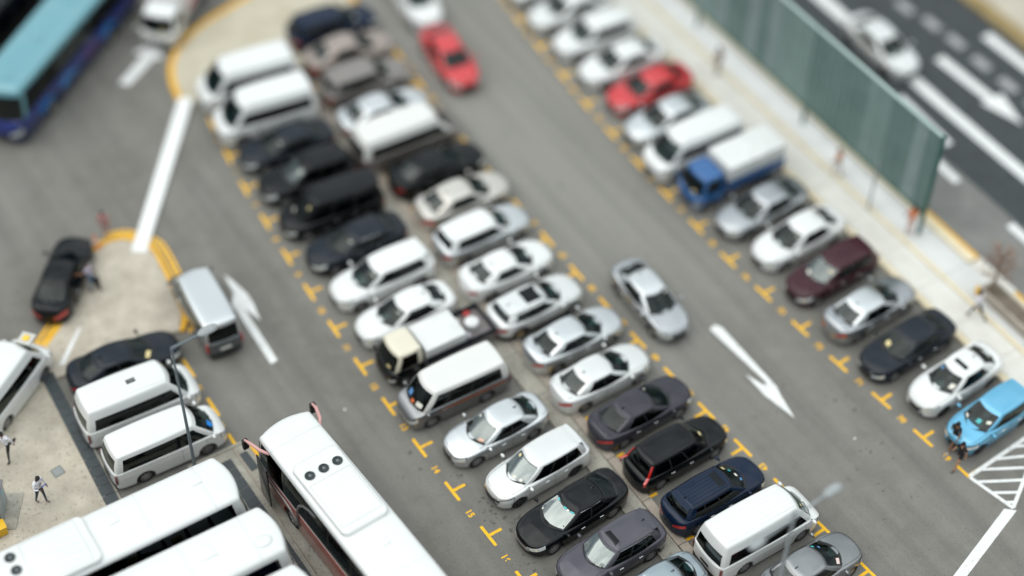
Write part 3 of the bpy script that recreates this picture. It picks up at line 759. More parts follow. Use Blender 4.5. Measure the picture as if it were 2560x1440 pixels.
# white arrows in the two lanes
def arrow(name, pts): 
    return struct(sheet(name, pts, .004, WHITEP))
arrow('lane_arrow', [(-2.82,4.45),(-3.02,4.5),(-2.82,7.25),(-2.62,7.25)][::-1])
def straight_turn_arrow(ox, oy, rz, L=5.2, mir=1):
    """long tapered shaft with a swept head"""
    P = [(-.10*mir,0),(.10*mir,0),(.16*mir,L*.62),(.42*mir,L*.52),(.06*mir,L),(-.16*mir,L*.9),(-.16*mir,L*.62)]
    if mir < 0: P = P[::-1]
    c, s = math.cos(rz), math.sin(rz)
    return [(ox+x*c-y*s, oy+x*s+y*c) for x, y in P]
for o in [o for o in bpy.data.objects if o.name.startswith('lane_arrow')]: bpy.data.objects.remove(o)
def pathpoly(name, pts, z=.004): return arrow(name, pts)
# lane between bays and middle rows: shaft near the viewer, head further up
pathpoly('lane_arrow', [(-2.50,10.2),(-2.34,9.71),(-2.14,8.62),(-2.16,8.01),(-2.34,7.0),(-2.62,8.0),(-2.73,4.66),(-3.06,4.62),(-2.97,7.89),(-2.98,8.44),(-2.62,9.01)][::-1])
pathpoly('lane_arrow', [(13.69,-3.41),(14.04,-3.34),(14.18,-3.6),(14.17,-7.37),(14.02,-7.9),(13.78,-9.10),(13.46,-7.5),(13.48,-6.2),(13.72,-6.95),(13.84,-7.15),(13.95,-6.95)][::-1])
pathpoly('lane_arrow', [(-1.3,24.15),(-.95,23.75),(.95,24.95),(1.25,24.7),(1.6,26.1),(.2,25.9),(.55,25.45)])
# hatched box
def wline(name, a, b, wd, z=.004, mt=None): return struct(ribbon(name, [a, b], wd, z, mt or WHITEP))
wline('hatch_line', (17.88,-15.06), (22.0,-14.75), .17, .0068); wline('hatch_line', (17.86,-15.10), (18.30,-17.12), .15, .0075)
wline('hatch_line', (18.30,-17.10), (21.6,-15.15), .15, .0082)
for (a, b) in (((20.40,-14.90),(21.3,-15.30)),((19.35,-14.97),(20.55,-15.52)),((18.52,-15.06),(20.05,-15.90)),((17.96,-15.43),(19.55,-16.30)),((18.04,-16.10),(18.98,-16.65)),((18.16,-16.72),(18.60,-16.96))):
    wline('hatch_line', a, b, .13, .0090)
struct(sheet('wide_white_line', [(17.97,-16.95),(18.33,-17.27),(14.63,-18.51),(9.0,-20.4),(8.75,-20.0),(14.21,-18.22)][::-1], .012, WHITEP))

# concrete area and islands on the near side
apron = empty('concrete_apron', (0,0,0), 0, None, None); del_ = 0
apron['kind'] = 'structure'
PAV = [(-11.62,1.5),(-11.46,8.44),(-9.6,8.5),(-6.1,8.30),(-5.55,8.2),(-5.05,9.0),(-4.74,11.14),(-4.60,12.61),(-4.62,13.32),(-5.1,14.06),(-5.45,14.4),(-6.09,14.50),(-6.85,14.25),(-9.3,11.35),(-11.0,10.3),(-13.2,8.2),(-15.5,5.9),(-19,2.5),(-40,-12),(-40,-30),(-11.9,-30)]
slab('pavement', PAV, -.1, .12, CONC, apron, .025)
KB = [(-5.55,8.2),(-5.05,9.0),(-4.74,11.14),(-4.60,12.61),(-4.62,13.32),(-5.1,14.06),(-5.45,14.4),(-6.09,14.50),(-6.85,14.25),(-9.3,11.35),(-11.0,10.3)]
def offset_poly(pts, d):
    out = []
    for i, p in enumerate(pts):
        a = Vector(pts[max(0, i-1)]); b = Vector(pts[min(len(pts)-1, i+1)]); t = (b-a).normalized(); out.append((p[0]-t.y*d, p[1]+t.x*d))
    return out
def resample(pts, step):
    out = [Vector(pts[0])]; acc = 0
    for a, b in zip(pts[:-1], pts[1:]):
        a, b = Vector(a), Vector(b); n = max(1, round((b-a).length/step))
        for k in range(1, n+1): out.append(a.lerp(b, k/n))
    return out
def catmull(pts, n=6):
    out = []; P = [Vector(p) for p in pts]
    for i in range(len(P)-1):
        p0, p1, p2, p3 = P[max(0,i-1)], P[i], P[i+1], P[min(len(P)-1,i+2)]
        for k in range(n):
            t = k/n; out.append(.5*((2*p1)+(p2-p0)*t+(2*p0-5*p1+4*p2-p3)*t*t+(3*p1-p0-3*p2+p3)*t*t*t))
    out.append(P[-1]); return out
def kerb_run(pts, wd, z0, z1, mt, parent, gap=.012, name='kerb_stone'):
    for a, b in zip(pts[:-1], pts[1:]):
        a, b = Vector(a), Vector(b); d = (b-a)
        if d.length < .05: continue
        t = d.normalized(); n = Vector((-t.y, t.x)); a2 = a+t*gap/2; b2 = b-t*gap/2
        mb = MB(); jit = random.uniform(-.004, .004)
        poly = [a2, b2, b2+n*wd, a2+n*wd]
        mb.add([(p.x, p.y, z0) for p in poly]+[(p.x+(n.x*.02 if k < 2 else -n.x*.02), p.y+(n.y*.02 if k < 2 else -n.y*.02), z1+jit) for k, p in enumerate(poly)],
               [(3,2,1,0),(4,5,6,7),(0,1,5,4),(1,2,6,5),(2,3,7,6),(3,0,4,7)])
        mb.obj(name, mt, parent, smooth=False)
kr = empty('yellow_kerb', (0,0,0), 0, 'yellow painted kerb curving round the tip of the triangular concrete island', 'kerb')
kc = catmull(KB[:], 2); kerb_run(resample([tuple(p) for p in offset_poly([tuple(q) for q in kc], -.24)], .9), .26, -.1, .135, YELK, kr)
for off in (.42, .62): 
    pts = [tuple(p) for p in catmull([tuple(q) for q in offset_poly(KB[:8], -off)], 3)]
    struct(ribbon('yellow_line', pts, .11, .005, YELP))
for off in (.1, .34): struct(ribbon('yellow_line', [(-9.15+off*.75,11.55-off*.7+.35),(-11.0+off*.7,10.15-off*.6+.3)], .12, .13, YELP))
for off in (.0, .26): struct(ribbon('yellow_line', [(-8.5+off*.2,12.75-off),(-11.35+off*.2,10.45-off)], .13, .005, YELP))
# upper island
UI = [(.5,21.5),(.92,23.34),(1.89,24.84),(3.6,25.98),(6.3,26.8),(9.5,27.6),(12.2,27.0),(11.2,23.6),(10.2,21.2),(7.5,20.6),(4.0,20.4),(1.6,20.6)]
slab('island', UI, -.1, .12, noisy('sand_concrete', (.40,.36,.27), (.50,.46,.37), .8, rough=.85), None, .02)['kind'] = 'structure'
kr2 = empty('yellow_kerb', (0,0,0), 0, 'broad yellow kerb curving round the far island by the blue bus', 'kerb')
kc = catmull(UI[:7], 3); kerb_run(resample([tuple(q) for q in kc][::-1], .9), .34, -.1, .14, YELK, kr2)
kerb_run([(12.2,27.0),(11.7,25.4),(11.2,23.6)], .30, -.1, .14, YELK, kr2)
# white band between the two islands
wb = MB(); A_ = Vector((.95,21.35)); B_ = Vector((-5.13,13.25)); t = (B_-A_).normalized(); n = Vector((-t.y,t.x))*.33
P4 = [A_+n, B_+n, B_-n, A_-n]; wb.add([(p.x,p.y,.0) for p in P4]+[(p.x,p.y,.16) for p in P4], [(3,2,1,0),(4,5,6,7),(0,1,5,4),(1,2,6,5),(2,3,7,6),(3,0,4,7)])
tag(wb.obj('road_hump', mat('hump_white', (.72,.73,.72), .6), smooth=False), 'long white painted band laid across the lane between the two yellow kerbs', 'road hump')
# tile strips
def tile_strip(name, a, b, wd, n, label, z=.13, gap=.02, skip=()):
    root = empty(name, (0,0,0), 0, label, 'drain cover'); a, b = Vector(a), Vector(b); t = (b-a).normalized(); nn = Vector((-t.y,t.x)); L = (b-a).length/n
    me = None
    mb = MB(); mb.box(gap/2, -wd/2+gap/2, -.035, L-gap/2, wd/2-gap/2, 0); 
    for k in range(n):
        if k in skip: continue
        p = a+t*L*k
        if me is None: o = mb.obj('tile', TILE, root, smooth=False); me = o.data
        else: o = bpy.data.objects.new('tile', me); col.objects.link(o); o.parent = root
        o.location = (p.x, p.y, z+random.uniform(-.003,.003)); o.rotation_euler = (0, 0, math.atan2(t.y, t.x))
    return root
slab('pavement_edge', [(-11.86,0.9),(-11.48,9.0),(-10.9,9.0),(-11.14,0.9)], -.1, .09, CONCG, apron, 0)
tile_strip('drain_cover', (-11.20,8.9), (-11.52,.95), .56, 16, 'row of dark slate tiles running behind the parked white minibuses')
# bus apron strips (concrete, kerbs, tiles)
slab('pavement', [(-8.3,1.45),(-5.85,1.45),(-5.78,1.2),(-5.55,-14),(-8.3,-14)], -.1, .10, CONCG, apron, .02)
slab('pavement', [(-11.1,.85),(-11.1,1.35),(-8.32,1.40),(-8.32,.55),(-11.1,.55)], -.1, .10, CONCG, apron, .02)
slab('pavement', [(-5.84,-.1),(-5.5,-14),(-3.0,-14),(-3.6,-.6)], -.1, .03, CONCG, apron, .0)
slab('pavement', [(-13.5,-14),(-8.3,-14),(-8.3,.53),(-13.5,.53)], -.12, .04, CONCG, apron, .0)
tile_strip('drain_cover', (-6.92,1.02), (-6.62,-10.5), .52, 22, 'long row of dark slate tiles between the white coaches and the red one', z=.112)
tile_strip('drain_cover', (-7.62,1.0), (-7.58,-.1), .50, 2, 'short pair of dark slate tiles at the nose of the white coach', z=.112)
tile_strip('drain_cover', (-6.12,1.05), (-6.07,.02), .36, 1, 'single dark cover beside the yellow line by the red coach mirror', z=.112)
tile_strip('drain_cover', (-5.75,-6.0), (-5.68,-7.2), .36, 1, 'single dark cover on the concrete beside the red flank of the coach', z=.112)
tile_strip('drain_cover', (-10.4,.72), (-8.9,.80), .36, 3, 'three dark tiles beside the rear wheel of the lower white minibus', z=.112)
kr3 = empty('kerb', (0,0,0), 0, 'thin raised concrete kerb line beside the dark tiles and the red coach', 'kerb')
kerb_run(resample([(-6.40,1.4),(-6.28,-13)], 1.8), .10, -.1, .16, CONCK, kr3)
kerb_run(resample([(-5.86,1.2),(-5.56,-13)], 1.8), .12, -.1, .13, CONCK, kr3)
kr4 = empty('kerb', (0,0,0), 0, 'pale concrete kerb crossing the bay end beside the yellow bay mark', 'kerb')
kerb_run(resample([(-5.8,1.42),(-8.3,1.42)][::-1], 1.0), .16, -.1, .145, CONCG, kr4)
struct(ribbon('yellow_line', [(-5.66,1.25),(-5.62,-.3),(-5.5,-3.5)], .16, .036 if False else .006, YELP))
# middle island
mi = empty('middle_island', (0,0,0), 0, 'long concrete strip between the two middle rows of parked cars', 'island')
yy = -19.5
while yy < 20:
    x0 = 5.02+.0035*(yy-0)**1*0; c = .0009*yy*yy
    mb = MB(); mb.box(5.15+c*.3, yy+.012, -.1, 5.98+c*.3, yy+2.388, .10+random.uniform(-.004,.004), b=.012); mb.obj('slab', CONCG, mi, smooth=False)
    mb = MB(); mb.box(6.0+c*.3, yy+.6+.012, -.1, 6.40+c*.3, yy+.6+2.388, .135+random.uniform(-.004,.004), b=.015); mb.obj('kerb_stone', CONCK, mi, smooth=False)
    yy += 2.4
for i, (x, y) in enumerate(ROWB): struct(ribbon('bay_marking', [(6.44+.0009*y*y*.3, y), (6.82+.0009*y*y*.3, y)], .13, .004, YELP))
# sidewalk beyond the right-hand row
ps = struct(sheet('sidewalk_base', [(22.7,-60),(26.4,-60),(26.4,90),(22.7,90)], .02, PAVE))
sw = empty('sidewalk', (0,0,0), 0, None, None); sw['kind'] = 'structure'
yy = -16.0
while yy < 34:
    mb = MB(); mb.box(22.62, yy+.01, -.1, 24.0, yy+2.39, .14); mb.obj('slab', PAVE, sw, smooth=False)
    mb = MB(); mb.box(24.02, yy+.01, -.1, 24.22, yy+2.39, .19); mb.obj('kerb_stone', CREAM, sw, smooth=False)
    mb = MB(); mb.box(24.24, yy+.01, -.1, 25.6, yy+2.39, .15); mb.obj('slab', noisy('pale_grey_paving', (.50,.505,.49), (.60,.605,.59), .8, rough=.8), sw, smooth=False)
    mb = MB(); mb.box(22.28, yy+.01, -.1, 22.60, yy+2.39, .15, b=.02); mb.obj('kerb_stone', CREAM, sw, smooth=False)
    if not (-7.85 < yy+1.2 < -6.7):
        mb = MB(); mb.box(25.62, yy+.01, -.1, 26.05, yy+2.39, .24, b=.02); mb.obj('kerb_stone', CREAM, sw, smooth=False)
        mb = MB(); mb.box(26.07, yy+.01, -.1, 26.25, yy+2.39, .22, b=.02); mb.obj('kerb_stone', YELK, sw, smooth=False)
    yy += 2.4
# side road: worn strip then dark carriageway
struct(sheet('side_road', [(26.3,-80),(29.6,-80),(29.6,120),(26.3,120)], .004, ASPHM))
struct(sheet('carriageway', [(29.3,-80),(38.0,-80),(38.0,120),(29.3,120)], .008, ASPHD))
struct(sheet('lane_line', [(31.55,-80),(32.15,-80),(32.05,2),(32.35,14),(33.6,60),(32.9,60),(31.6,14),(31.45,2)], .012, WHITEP))
for a, b in (((28.88,-.45),(28.80,-2.2)),((28.95,-5.5),(28.9,-8.2)),((28.9,2.9),(28.9,.9)),((30.35,3.7),(30.15,-.1))):
    struct(ribbon('lane_dash', [a, b], .42, .013, WHITEP))
for x, y in ((35.1,8.81),(35.4,7.1),(35.5,5.4),(35.45,3.5),(35.48,1.6),(35.5,-.3),(35.3,10.6)): struct(ribbon('lane_dash', [(x,y+.55),(x,y-.55)], .5, .013, mat('worn_white', (.30,.30,.31), .8)))
struct(sheet('lane_arrow', [(33.66,4.9),(34.22,4.9),(34.30,1.3),(34.75,1.3),(34.10,-.9),(33.45,1.3),(33.78,1.3)][::-1], .013, WHITEP))
struct(sheet('lane_arrow', [(36.85,5.0),(37.45,5.0),(37.45,-.5),(36.95,-.5)][::-1], .013, WHITEP))
slab('far_kerb', [(38.0,-80),(38.9,-80),(38.9,120),(38.0,120)], -.1, .16, noisy('ochre_kerb', (.22,.16,.07), (.30,.23,.11), 1.0, rough=.8), None, .02)['kind'] = 'structure'
struct(sheet('far_pavement', [(38.9,-80),(90,-80),(90,120),(38.9,120)], .14, noisy('buff_paving', (.38,.34,.28), (.46,.42,.35), .8, rough=.8)))

# ================================================================== STREET FURNITURE
def fence():
    rt = empty('green_screen', (0,0,0), 0, 'tall green sheet screen on posts along the pale pavement by the dark road', 'screen')
    X = 24.95; y = -3.75
    while y < 30:
        mb = MB(); n = 4; wpan = .75; V = []; F = []
        for k in range(n+1):
            u = k/n; xx = X+(.05 if k % 2 else 0); V += [(xx, y+u*wpan, 1.35), (xx, y+u*wpan, 5.9), (xx+.03, y+u*wpan, 1.35), (xx+.03, y+u*wpan, 5.9)]
        for k in range(n): a = 4*k; F += [(a, a+4, a+5, a+1), (a+2, a+3, a+7, a+6), (a+1, a+5, a+7, a+3), (a, a+2, a+6, a+4)]
        mb.add(V, F); g = random.choice([GREEN, noisy('green_screen_dark', (.11,.175,.165), (.15,.23,.215), .7, rough=.4), noisy('green_screen_bluish', (.19,.255,.255), (.24,.32,.32), .7, rough=.4)]); mb.obj('panel', g, rt, smooth=False)
        y += wpan+.015
    for yy in (-3.82, 4.6, 13.0, 21.4, 29.8):
        mb = MB(); mb.box(X+(.06 if yy > 0 else -.08), yy-.09, .1, X+(.2 if yy > 0 else .11), yy+.03, 6.0, b=.01); mb.obj('post', GREEND, rt, smooth=False)
    for zz in (1.32, 5.92):
        mb = MB(); mb.box(X-.04, -3.8, zz-.05, X+.12, 30, zz+.03); mb.obj('rail', GREEND if zz < 3 else mat('pale_rail', (.35,.45,.42), .4), rt, smooth=False)
fence()
def lamp_post(x, y, h, arms, label, r=.075, head=True, name='street_lamp', heads=None, z=.1, GR=None):
    rt = empty(name, (x, y, z), 0, label, 'street lamp'); GR = GR or GALV
    mb = MB(); mb.box(-.18,-.18,0,.18,.18,.03,b=.005); mb.tube([(0,0,0),(0,0,.9),(0,0,.95),(0,0,h)], [r*1.5,r*1.45,r*1.15,r*.8], 14); mb.obj('pole', GR, rt)
    for (ax, ay, az0, az1) in arms:
        v = Vector((ax, ay, 0)); L = v.length; d = v.normalized()
        mb = MB(); mb.tube([(0,0,az0), d*L*.5+Vector((0,0,az0+(az1-az0)*.6)), d*L+Vector((0,0,az1))], [.06,.052,.05], 10); mb.obj('arm', GR, rt)
        ang = math.atan2(d.y, d.x)
        mb = MB(); n = 10; V = []; F = []; k = 16
        prof = [(0,.05,.04),(.05,.10,.07),(.14,.165,.10),(.35,.19,.125),(.55,.185,.12),(.68,.15,.10),(.76,.08,.06),(.78,.01,.01)]
        for u, a, b in prof:
            for q in range(k):
                t = 2*math.pi*q/k; c, s = math.cos(t), math.sin(t); V.append((u, a*math.copysign(abs(c)**.75, c), .02+b*math.copysign(abs(s)**.9, s)*(1 if s > 0 else .55)))
        for i in range(len(prof)-1):
            for q in range(k): F.append((i*k+q, (i+1)*k+q, (i+1)*k+(q+1) % k, i*k+(q+1) % k))
        F.append(tuple(range(k))); F.append(tuple((len(prof)-1)*k+q for q in range(k-1,-1,-1)))
        mb.add(V, F); o = mb.obj('lamp_head', noisy('lamp_housing', (.24,.26,.265), (.34,.36,.365), 9, rough=.6), rt); p = d*L; o.location = (p.x, p.y, az1); o.rotation_euler = (0, R(-6), ang)
    return rt
lamp_post(6.96, -16.2, 7.1, [(1.28,.03,6.72,7.0),(-1.50,-.26,6.72,7.0)], 'twin arm grey street lamp rising in front of the white minibus among the middle cars')
lamp_post(-8.2, .85, 7.9, [(1.05,-.02,7.9,8.0)], 'single arm dark grey lamp pole between the white minibus and the white coach', r=.058, GR=mat('dark_pole',(.13,.155,.17),.5,.2))
# thin sign pole near the silver cars on the pavement
mb = MB(); mb.tube([(0,0,0),(0,0,2.9)], .05, 8); o = mb.obj('sign_pole', GALV, loc=(24.0,-1.5,.14)); tag(o, 'thin pale pole standing on the pavement near the parked white sedan', 'pole')
# cabinet
cb = empty('utility_cabinet', (-15.5,3.5,.12), R(58), 'grey metal utility cabinet on a concrete plinth at the left edge', 'cabinet')
mb = MB(); mb.box(-.5,-.38,.06,.5,.38,1.28,b=.015); mb.obj('body', mat('cabinet_grey', (.30,.33,.34), .45, .2), cb)
mb = MB(); mb.box(-.55,-.44,1.28,.55,.44,1.34,b=.012); mb.obj('roof', mat('cabinet_roof', (.16,.16,.165), .6), cb)
for x0, x1 in ((-.49,-.01),(.01,.49)):
    mb = MB(); mb.box(x0,-.395,.10,x1,-.381,1.24); mb.obj('door', mat('cabinet_door', (.36,.40,.41), .4, .2), cb)
mb = MB(); mb.box(.10,-.402,.8,.30,-.396,1.08); mb.obj('notice', mat('notice_blue', (.25,.42,.5), .5), cb)
mb = MB(); mb.box(-.85,-.95,-.02,.85,.6,.04,b=.01); mb.obj('plinth', CONCG, cb)
yb = MB(); yb.box(-.3,-.22,0,.3,.22,.42,b=.03); yb.box(-.32,-.24,.40,.32,.24,.47,b=.02)
tag(yb.obj('grit_box', mat('bin_yellow', (.72,.42,.02), .4), loc=(-15.75,2.45,.12)), 'small yellow box on the concrete beside the grey cabinet', 'box')
hc = empty('inspection_cover', (-12.73,4.0,.12), R(8), 'small grey square cover set in the beige concrete', 'cover')
mb = MB(); mb.box(-.23,-.23,0,.23,.23,.012); mb.obj('frame', mat('cover_frame', (.17,.18,.17), .6), hc, smooth=False)
mb = MB(); mb.box(-.17,-.17,.012,.17,.17,.018); mb.obj('lid', mat('cover_lid', (.24,.255,.25), .6), hc, smooth=False)
# planter with seat wall at the right edge
pl = empty('planter', (25.1,-9.9,.14), 0, 'raised brown planter trough behind the pavement at the right edge', 'planter')
mb = MB(); mb.box(-.45,-3.2,0,-.33,1.9,.5,b=.015); mb.box(.33,-3.2,0,.45,1.9,.5,b=.015); mb.box(-.33,1.78,0,.33,1.9,.5,b=.015); mb.obj('wall', noisy('planter_wall', (.30,.26,.22), (.40,.36,.31), 2), pl)
mb = MB(); mb.box(-.33,-3.2,.0,.33,1.78,.42); mb.obj('soil', SOIL, pl, smooth=False)
yb = MB(); yb.ell((0,0,.22),(.2,.2,.24)); tag(yb.obj('bollard', mat('bin_yellow', (.72,.42,.02), .4), loc=(24.75,-8.0,.15)), 'small yellow round bollard at the foot of the thin tree', 'bollard')
def tree(x, y):
    rt = empty('small_tree', (x,y,.14), 0, 'thin young tree with sparse reddish brown leaves beside the yellow road kerb', 'tree')
    mb = MB(); mb.tube([(0,0,0),(.03,.02,.8),(.0,.05,1.7),(.08,.06,2.7)], [.07,.055,.04,.02], 8)
    tips = []
    for k in range(16):
        a = k*2.4; z = 1.0+k*.11; L = .75-.02*k; p1 = Vector((.02,.03,z)); p2 = p1+Vector((math.cos(a)*L*.6,math.sin(a)*L*.6,.35)); p3 = p1+Vector((math.cos(a)*L,math.sin(a)*L,.55))
        mb.tube([p1,p2,p3],[.02,.014,.006],5); tips += [p2,p3,p1.lerp(p3,.8)]
    mb.obj('trunk', noisy('bark', (.16,.12,.09), (.26,.2,.15), 5), rt)
    V = []; F = []
    for p in tips:
        for q in range(26):
            c = p+Vector((random.gauss(0,.14),random.gauss(0,.14),random.gauss(0,.12))); a = Vector((random.gauss(0,1),random.gauss(0,1),random.gauss(0,.6))).normalized(); b = a.cross(Vector((random.random(),random.random(),1))).normalized()
            n = len(V); V += [c-a*.05,c-b*.025,c+a*.05,c+b*.025]; F.append((n,n+1,n+2,n+3))
    mk('crown', V, F, noisy('leaf_brown', (.20,.13,.09), (.33,.20,.14), 3, rough=.7), rt, smooth=False)
tree(25.0,-8.45)

# ================================================================== VEHICLES
GA, GB, GC = 'cars parked nose out in the near middle row', 'cars parked tail to tail in the far middle row', 'cars parked along the pale pavement'
# ---- near middle row, from the viewer upwards (noses towards the near lane)
vehicle(sedan(4.5, paint='silverblue', clear_rear=True), (3.75,-13.15), 181, 'silver blue sedan cut by the lower frame edge beside the lamp pole', 'car', GA)
vehicle(suv(4.55, 1.80, 1.66, paint='lilacgrey', gf=GLASS_WR, sunroof=(-.15,.12,.36), trimmat=CHR, tl=(.02,.26,.62,1.0), gh=dict(), papers=[(.45,.12,.10,.04,PAPER)]), (3.45,-10.85), 182, 'lilac grey crossover with a black sunroof and chrome window line', 'car', GA)
vehicle(sedan(4.86, 1.83, 1.44, paint='black', trimmat=CHR, gf=GLASS_WR, clear_rear=True, grille=(.42,.46,.70), grmat=mat('grille_silver',(.34,.33,.33),.3,.7), wr=.34, nsp=10, gh=dict(win=((.05,.46),(.49,.88)), hw1=.635),
    papers=[(.52,.93,.10,.03,STK1),(.12,.94,.10,.03,STK1),(-.45,.94,.08,.03,STK1),(.30,.93,.06,.03,PAPER),(-.60,.2,.04,.05,PAPER)]), (3.25,-8.50), 184, 'glossy black saloon with chrome framed windows and cloudy windscreen', 'car', GA)
vehicle(mpv(4.45, 1.74, 1.62, paint='pearl', gf=GLASS_WR, grbar=True, trimmat=BLACK, grille=(.50,.50,.67), rim=STEELDK, hl=(.03,.56,.60,.99), tl=(.02,.22,.8,1.1), gh=dict(xf0=1.38,xf1=.42),
    papers=[(-.45,.82,.06,.05,STK2),(-.62,.55,.03,.05,STK1),(.25,.22,.22,.06,PAPER)]), (3.22,-6.05), 183, 'pearl silver people carrier with chrome grille bar and dark rims', 'car', GA)
vehicle(sedan(4.53, 1.78, 1.48, paint='lightsilver', gf=glass('half_reflective_windscreen',(.25,.33,.32),2.4), clear_rear=True, hl=(.03,.42,.72,1.14), grbar=True, papers=[(.45,.25,.10,.07,mat('peach_paper',(.7,.45,.33),.7)),(-.55,.8,.05,.04,PAPER)]), (2.86,-3.58), 180, 'light silver saloon in the bay marked 14', 'car', GA)
r13, t13, h13 = vehicle(vanH(4.69, 1.70, 1.98, paint='midgrey', roofpaint='offwhite', trimmat=BLACK, ribs=False, gf=GLASS_WS, gh=dict(win=((.03,.20),(.25,.53),(.56,.95)), hw1=.72, ht=.80, hb=.05, z1=1.90, cr=.07, xf1=1.30), top=[(-2.35,1.0),(-2.3,1.08),(-.5,1.1),(1.7,1.08),(2.05,1.0),(2.25,.85),(2.35,.65)],
    grille=(.5,.5,.66), grmat=CHR, hl=(.02,.30,.60,.93), papers=[(.40,.25,.16,.10,PAPER),(0,.2,.10,.08,mat('orange_tag',(.6,.15,.05),.6)),(-.35,.35,.12,.12,mat('blue_tag',(.1,.25,.5),.6))]), (2.40,-1.00), 179, 'grey van with a white roof and orange stripe along its side', 'van', GA, name='parked_van')
for sg in (1,-1):
    V=[];F=[];n=14
    for i in range(n+1):
        x=-2.0+3.2*i/n; wdt_=.10 if i<n-2 else .10*(n-i)/3
        for f in (.80,.80+wdt_): p=t13.side(x,f,sg); V.append((p.x,p.y+sg*.008,p.z))
    for i in range(n): F.append((2*i,2*i+1,2*i+3,2*i+2))
    mk('side_stripe', V, F, mat('orange_stripe',(.42,.10,.03),.4), r13)
# small lorry
def lorry(loc, hd, label, cabpaint, roofp, boxcol, L=4.6, W=1.70, boxz=(.85,1.75), boxlen=None, side=None, tarp=False, group=GA, name='small_lorry', cabH=1.95, cat='lorry', flat=0.):
    rt = empty(name, (*loc, 0), R(hd), label, cat, group)
    a = L/2; cl = 1.62
    vehicle(dict(L=cl, W=W, paint=cabpaint, roofpaint=roofp, zb=.35, nf=10, nr=40, m=2.6, top=[(-cl/2,1.12),(cl/2-.3,1.10),(cl/2-.06,.95),(cl/2,.7)], sh=.05, crown=.01, arch=True, wx=(.12,), wr=.32, xo=a-cl/2,
        gh=dict(xf0=cl/2-.10,xf1=cl/2-.42,xr0=-cl/2+.03,xr1=-cl/2+.08,hw0=W/2*.95,hw1=W/2*.84,z1=cabH-.08,cr=.08,pw=5,win=((.08,.85),),bf=.14,bf1=.10,br=.02,br1=.02,rc=.09,nf=.95,nr=.98,ht=.86,drop=.01),
        hl=(.02,.20,.35,.62), tl=None, grille=(.5,.6,.75), wheels=True, bonnet=False, seams=(-.55,), handles=(-.35,), mdx=.1, seatx=(-.25,), intake=True, plate=False, papers=[(.3,.2,.12,.06,STK2)]), loc, hd, None, None, root=rt)
    mb = MB(); mb.box(-a+.1,-.38,.48,a-1.2,.38,.72); mb.obj('chassis', BLACK, rt, smooth=False)
    for sg in (1,-1): add_wheel(rt, -a+.95, sg*(W/2-.16), .32, .22, 6, STEELDK)
    x1 = a-cl-.06; x0 = -a if boxlen is None else x1-boxlen
    z0, z1 = boxz
    mb = MB(); mb.box(-a,-W/2,.72,x1,W/2,.84); mb.obj('load_bed', mat('bed_grey',(.20,.18,.18),.7), rt, smooth=False)
    if side: 
        for y0,y1 in ((-W/2,-W/2+.04),(W/2-.04,W/2)):
            mb = MB(); mb.box(-a,y0,.84,x1,y1,z0+.05 if z0 > 1.2 else 1.16); mb.obj('drop_side', paint(side), rt, smooth=False)
        mb = MB(); mb.box(-a,-W/2+.04,.84,-a+.04,W/2-.04,1.16); mb.obj('tail_board', paint(side), rt, smooth=False)
    mb = MB(); mb.box(x0+.02,-W/2+.05,z0,x1-.02,W/2-.05,z1,b=.06); mb.obj('canopy' if tarp else 'box_body', boxcol, rt)
    for sg in (1,-1):
        mb = MB(); mb.box(-a-.03,sg*(W/2-.12)-.10,.52,-a,sg*(W/2-.12)+.10,.66,b=.01); mb.obj('tail_light', REDL, rt)
    return rt
TARP = noisy('white_tarpaulin',(.58,.59,.58),(.66,.67,.66),2,rough=.6)
l1 = lorry((2.95,1.40), 180, 'small lorry with a cream cab roof, white cover and cluttered open bed', 'black', 'cream', TARP, L=5.0, W=1.66, boxz=(.86,1.62), boxlen=1.95, side='darkslate', tarp=True)
for nm, (x,y,z,r), mt_, lb in (('tub',(-1.75,.1,.84,.30),TARP,'white round tub on the open bed of the cream roofed lorry'),('gas_bottle',(-1.9,-.55,.84,.16),mat('red_paint_gloss',(.30,.02,.02),.4),'red bottle on the open bed of the cream roofed lorry'),('bucket',(-1.3,.5,.84,.18),mat('grey_plastic',(.3,.28,.3),.5),'grey bucket on the open bed of the cream roofed lorry'),('bucket',(-1.2,-.35,.84,.2),mat('pale_plastic',(.5,.48,.47),.5),'pale bucket beside the cover on the cream roofed lorry bed')):
    mb = MB(); h_ = r*1.7; mb.tube([(0,0,0),(0,0,.02),(0,0,h_*.9),(0,0,h_)],[r*.85,r*.9,r,r*.7],16); c_ = math.cos(R(180)); o = mb.obj(nm, mt_, loc=(2.95-x,1.40-y,z)); tag(o, lb, nm.replace('_',' '))
vehicle(sedan(4.55, 1.76, 1.47, paint='white', papers=[(.4,.8,.05,.04,PAPER)]), (2.85,3.62), 179, 'white saloon nose out above the small cream cab lorry', 'car', GA)
vehicle(mpv(4.75, 1.80, 1.60, paint='white', gh=dict(xf0=1.40,xf1=.45), papers=[(.4,.8,.05,.04,PAPER)]), (3.05,6.0), 179, 'long white estate car in the near middle row', 'car', GA)
vehicle(sedan(4.7, 1.80, 1.45, paint='darkslate', trimmat=CHR, gh=dict(xr1=-1.25,xr0=-2.0,win=((.06,.45),(.485,.90)))), (3.1,8.35), 177, 'dark slate car with pale window trim and round bright headlamps', 'car', GA)
vehicle(mpv(4.85, 1.84, 1.90, paint='black', hl=(.03,.40,.60,.95), gh=dict(xf0=1.85,xf1=1.05,xr1=-2.1,xr0=-2.25,win=((.05,.28),(.31,.62),(.65,.95)))), (3.15,10.75), 175, 'big black people carrier with a long flat roof', 'van', GA, name='parked_van')
vehicle(suv(4.6, 1.80, 1.75, paint='black', gf=glass('teal_glass',(.1,.5,.55),2.1)), (3.2,13.1), 174, 'black off-roader with a teal glint in its windscreen', 'car', GA)
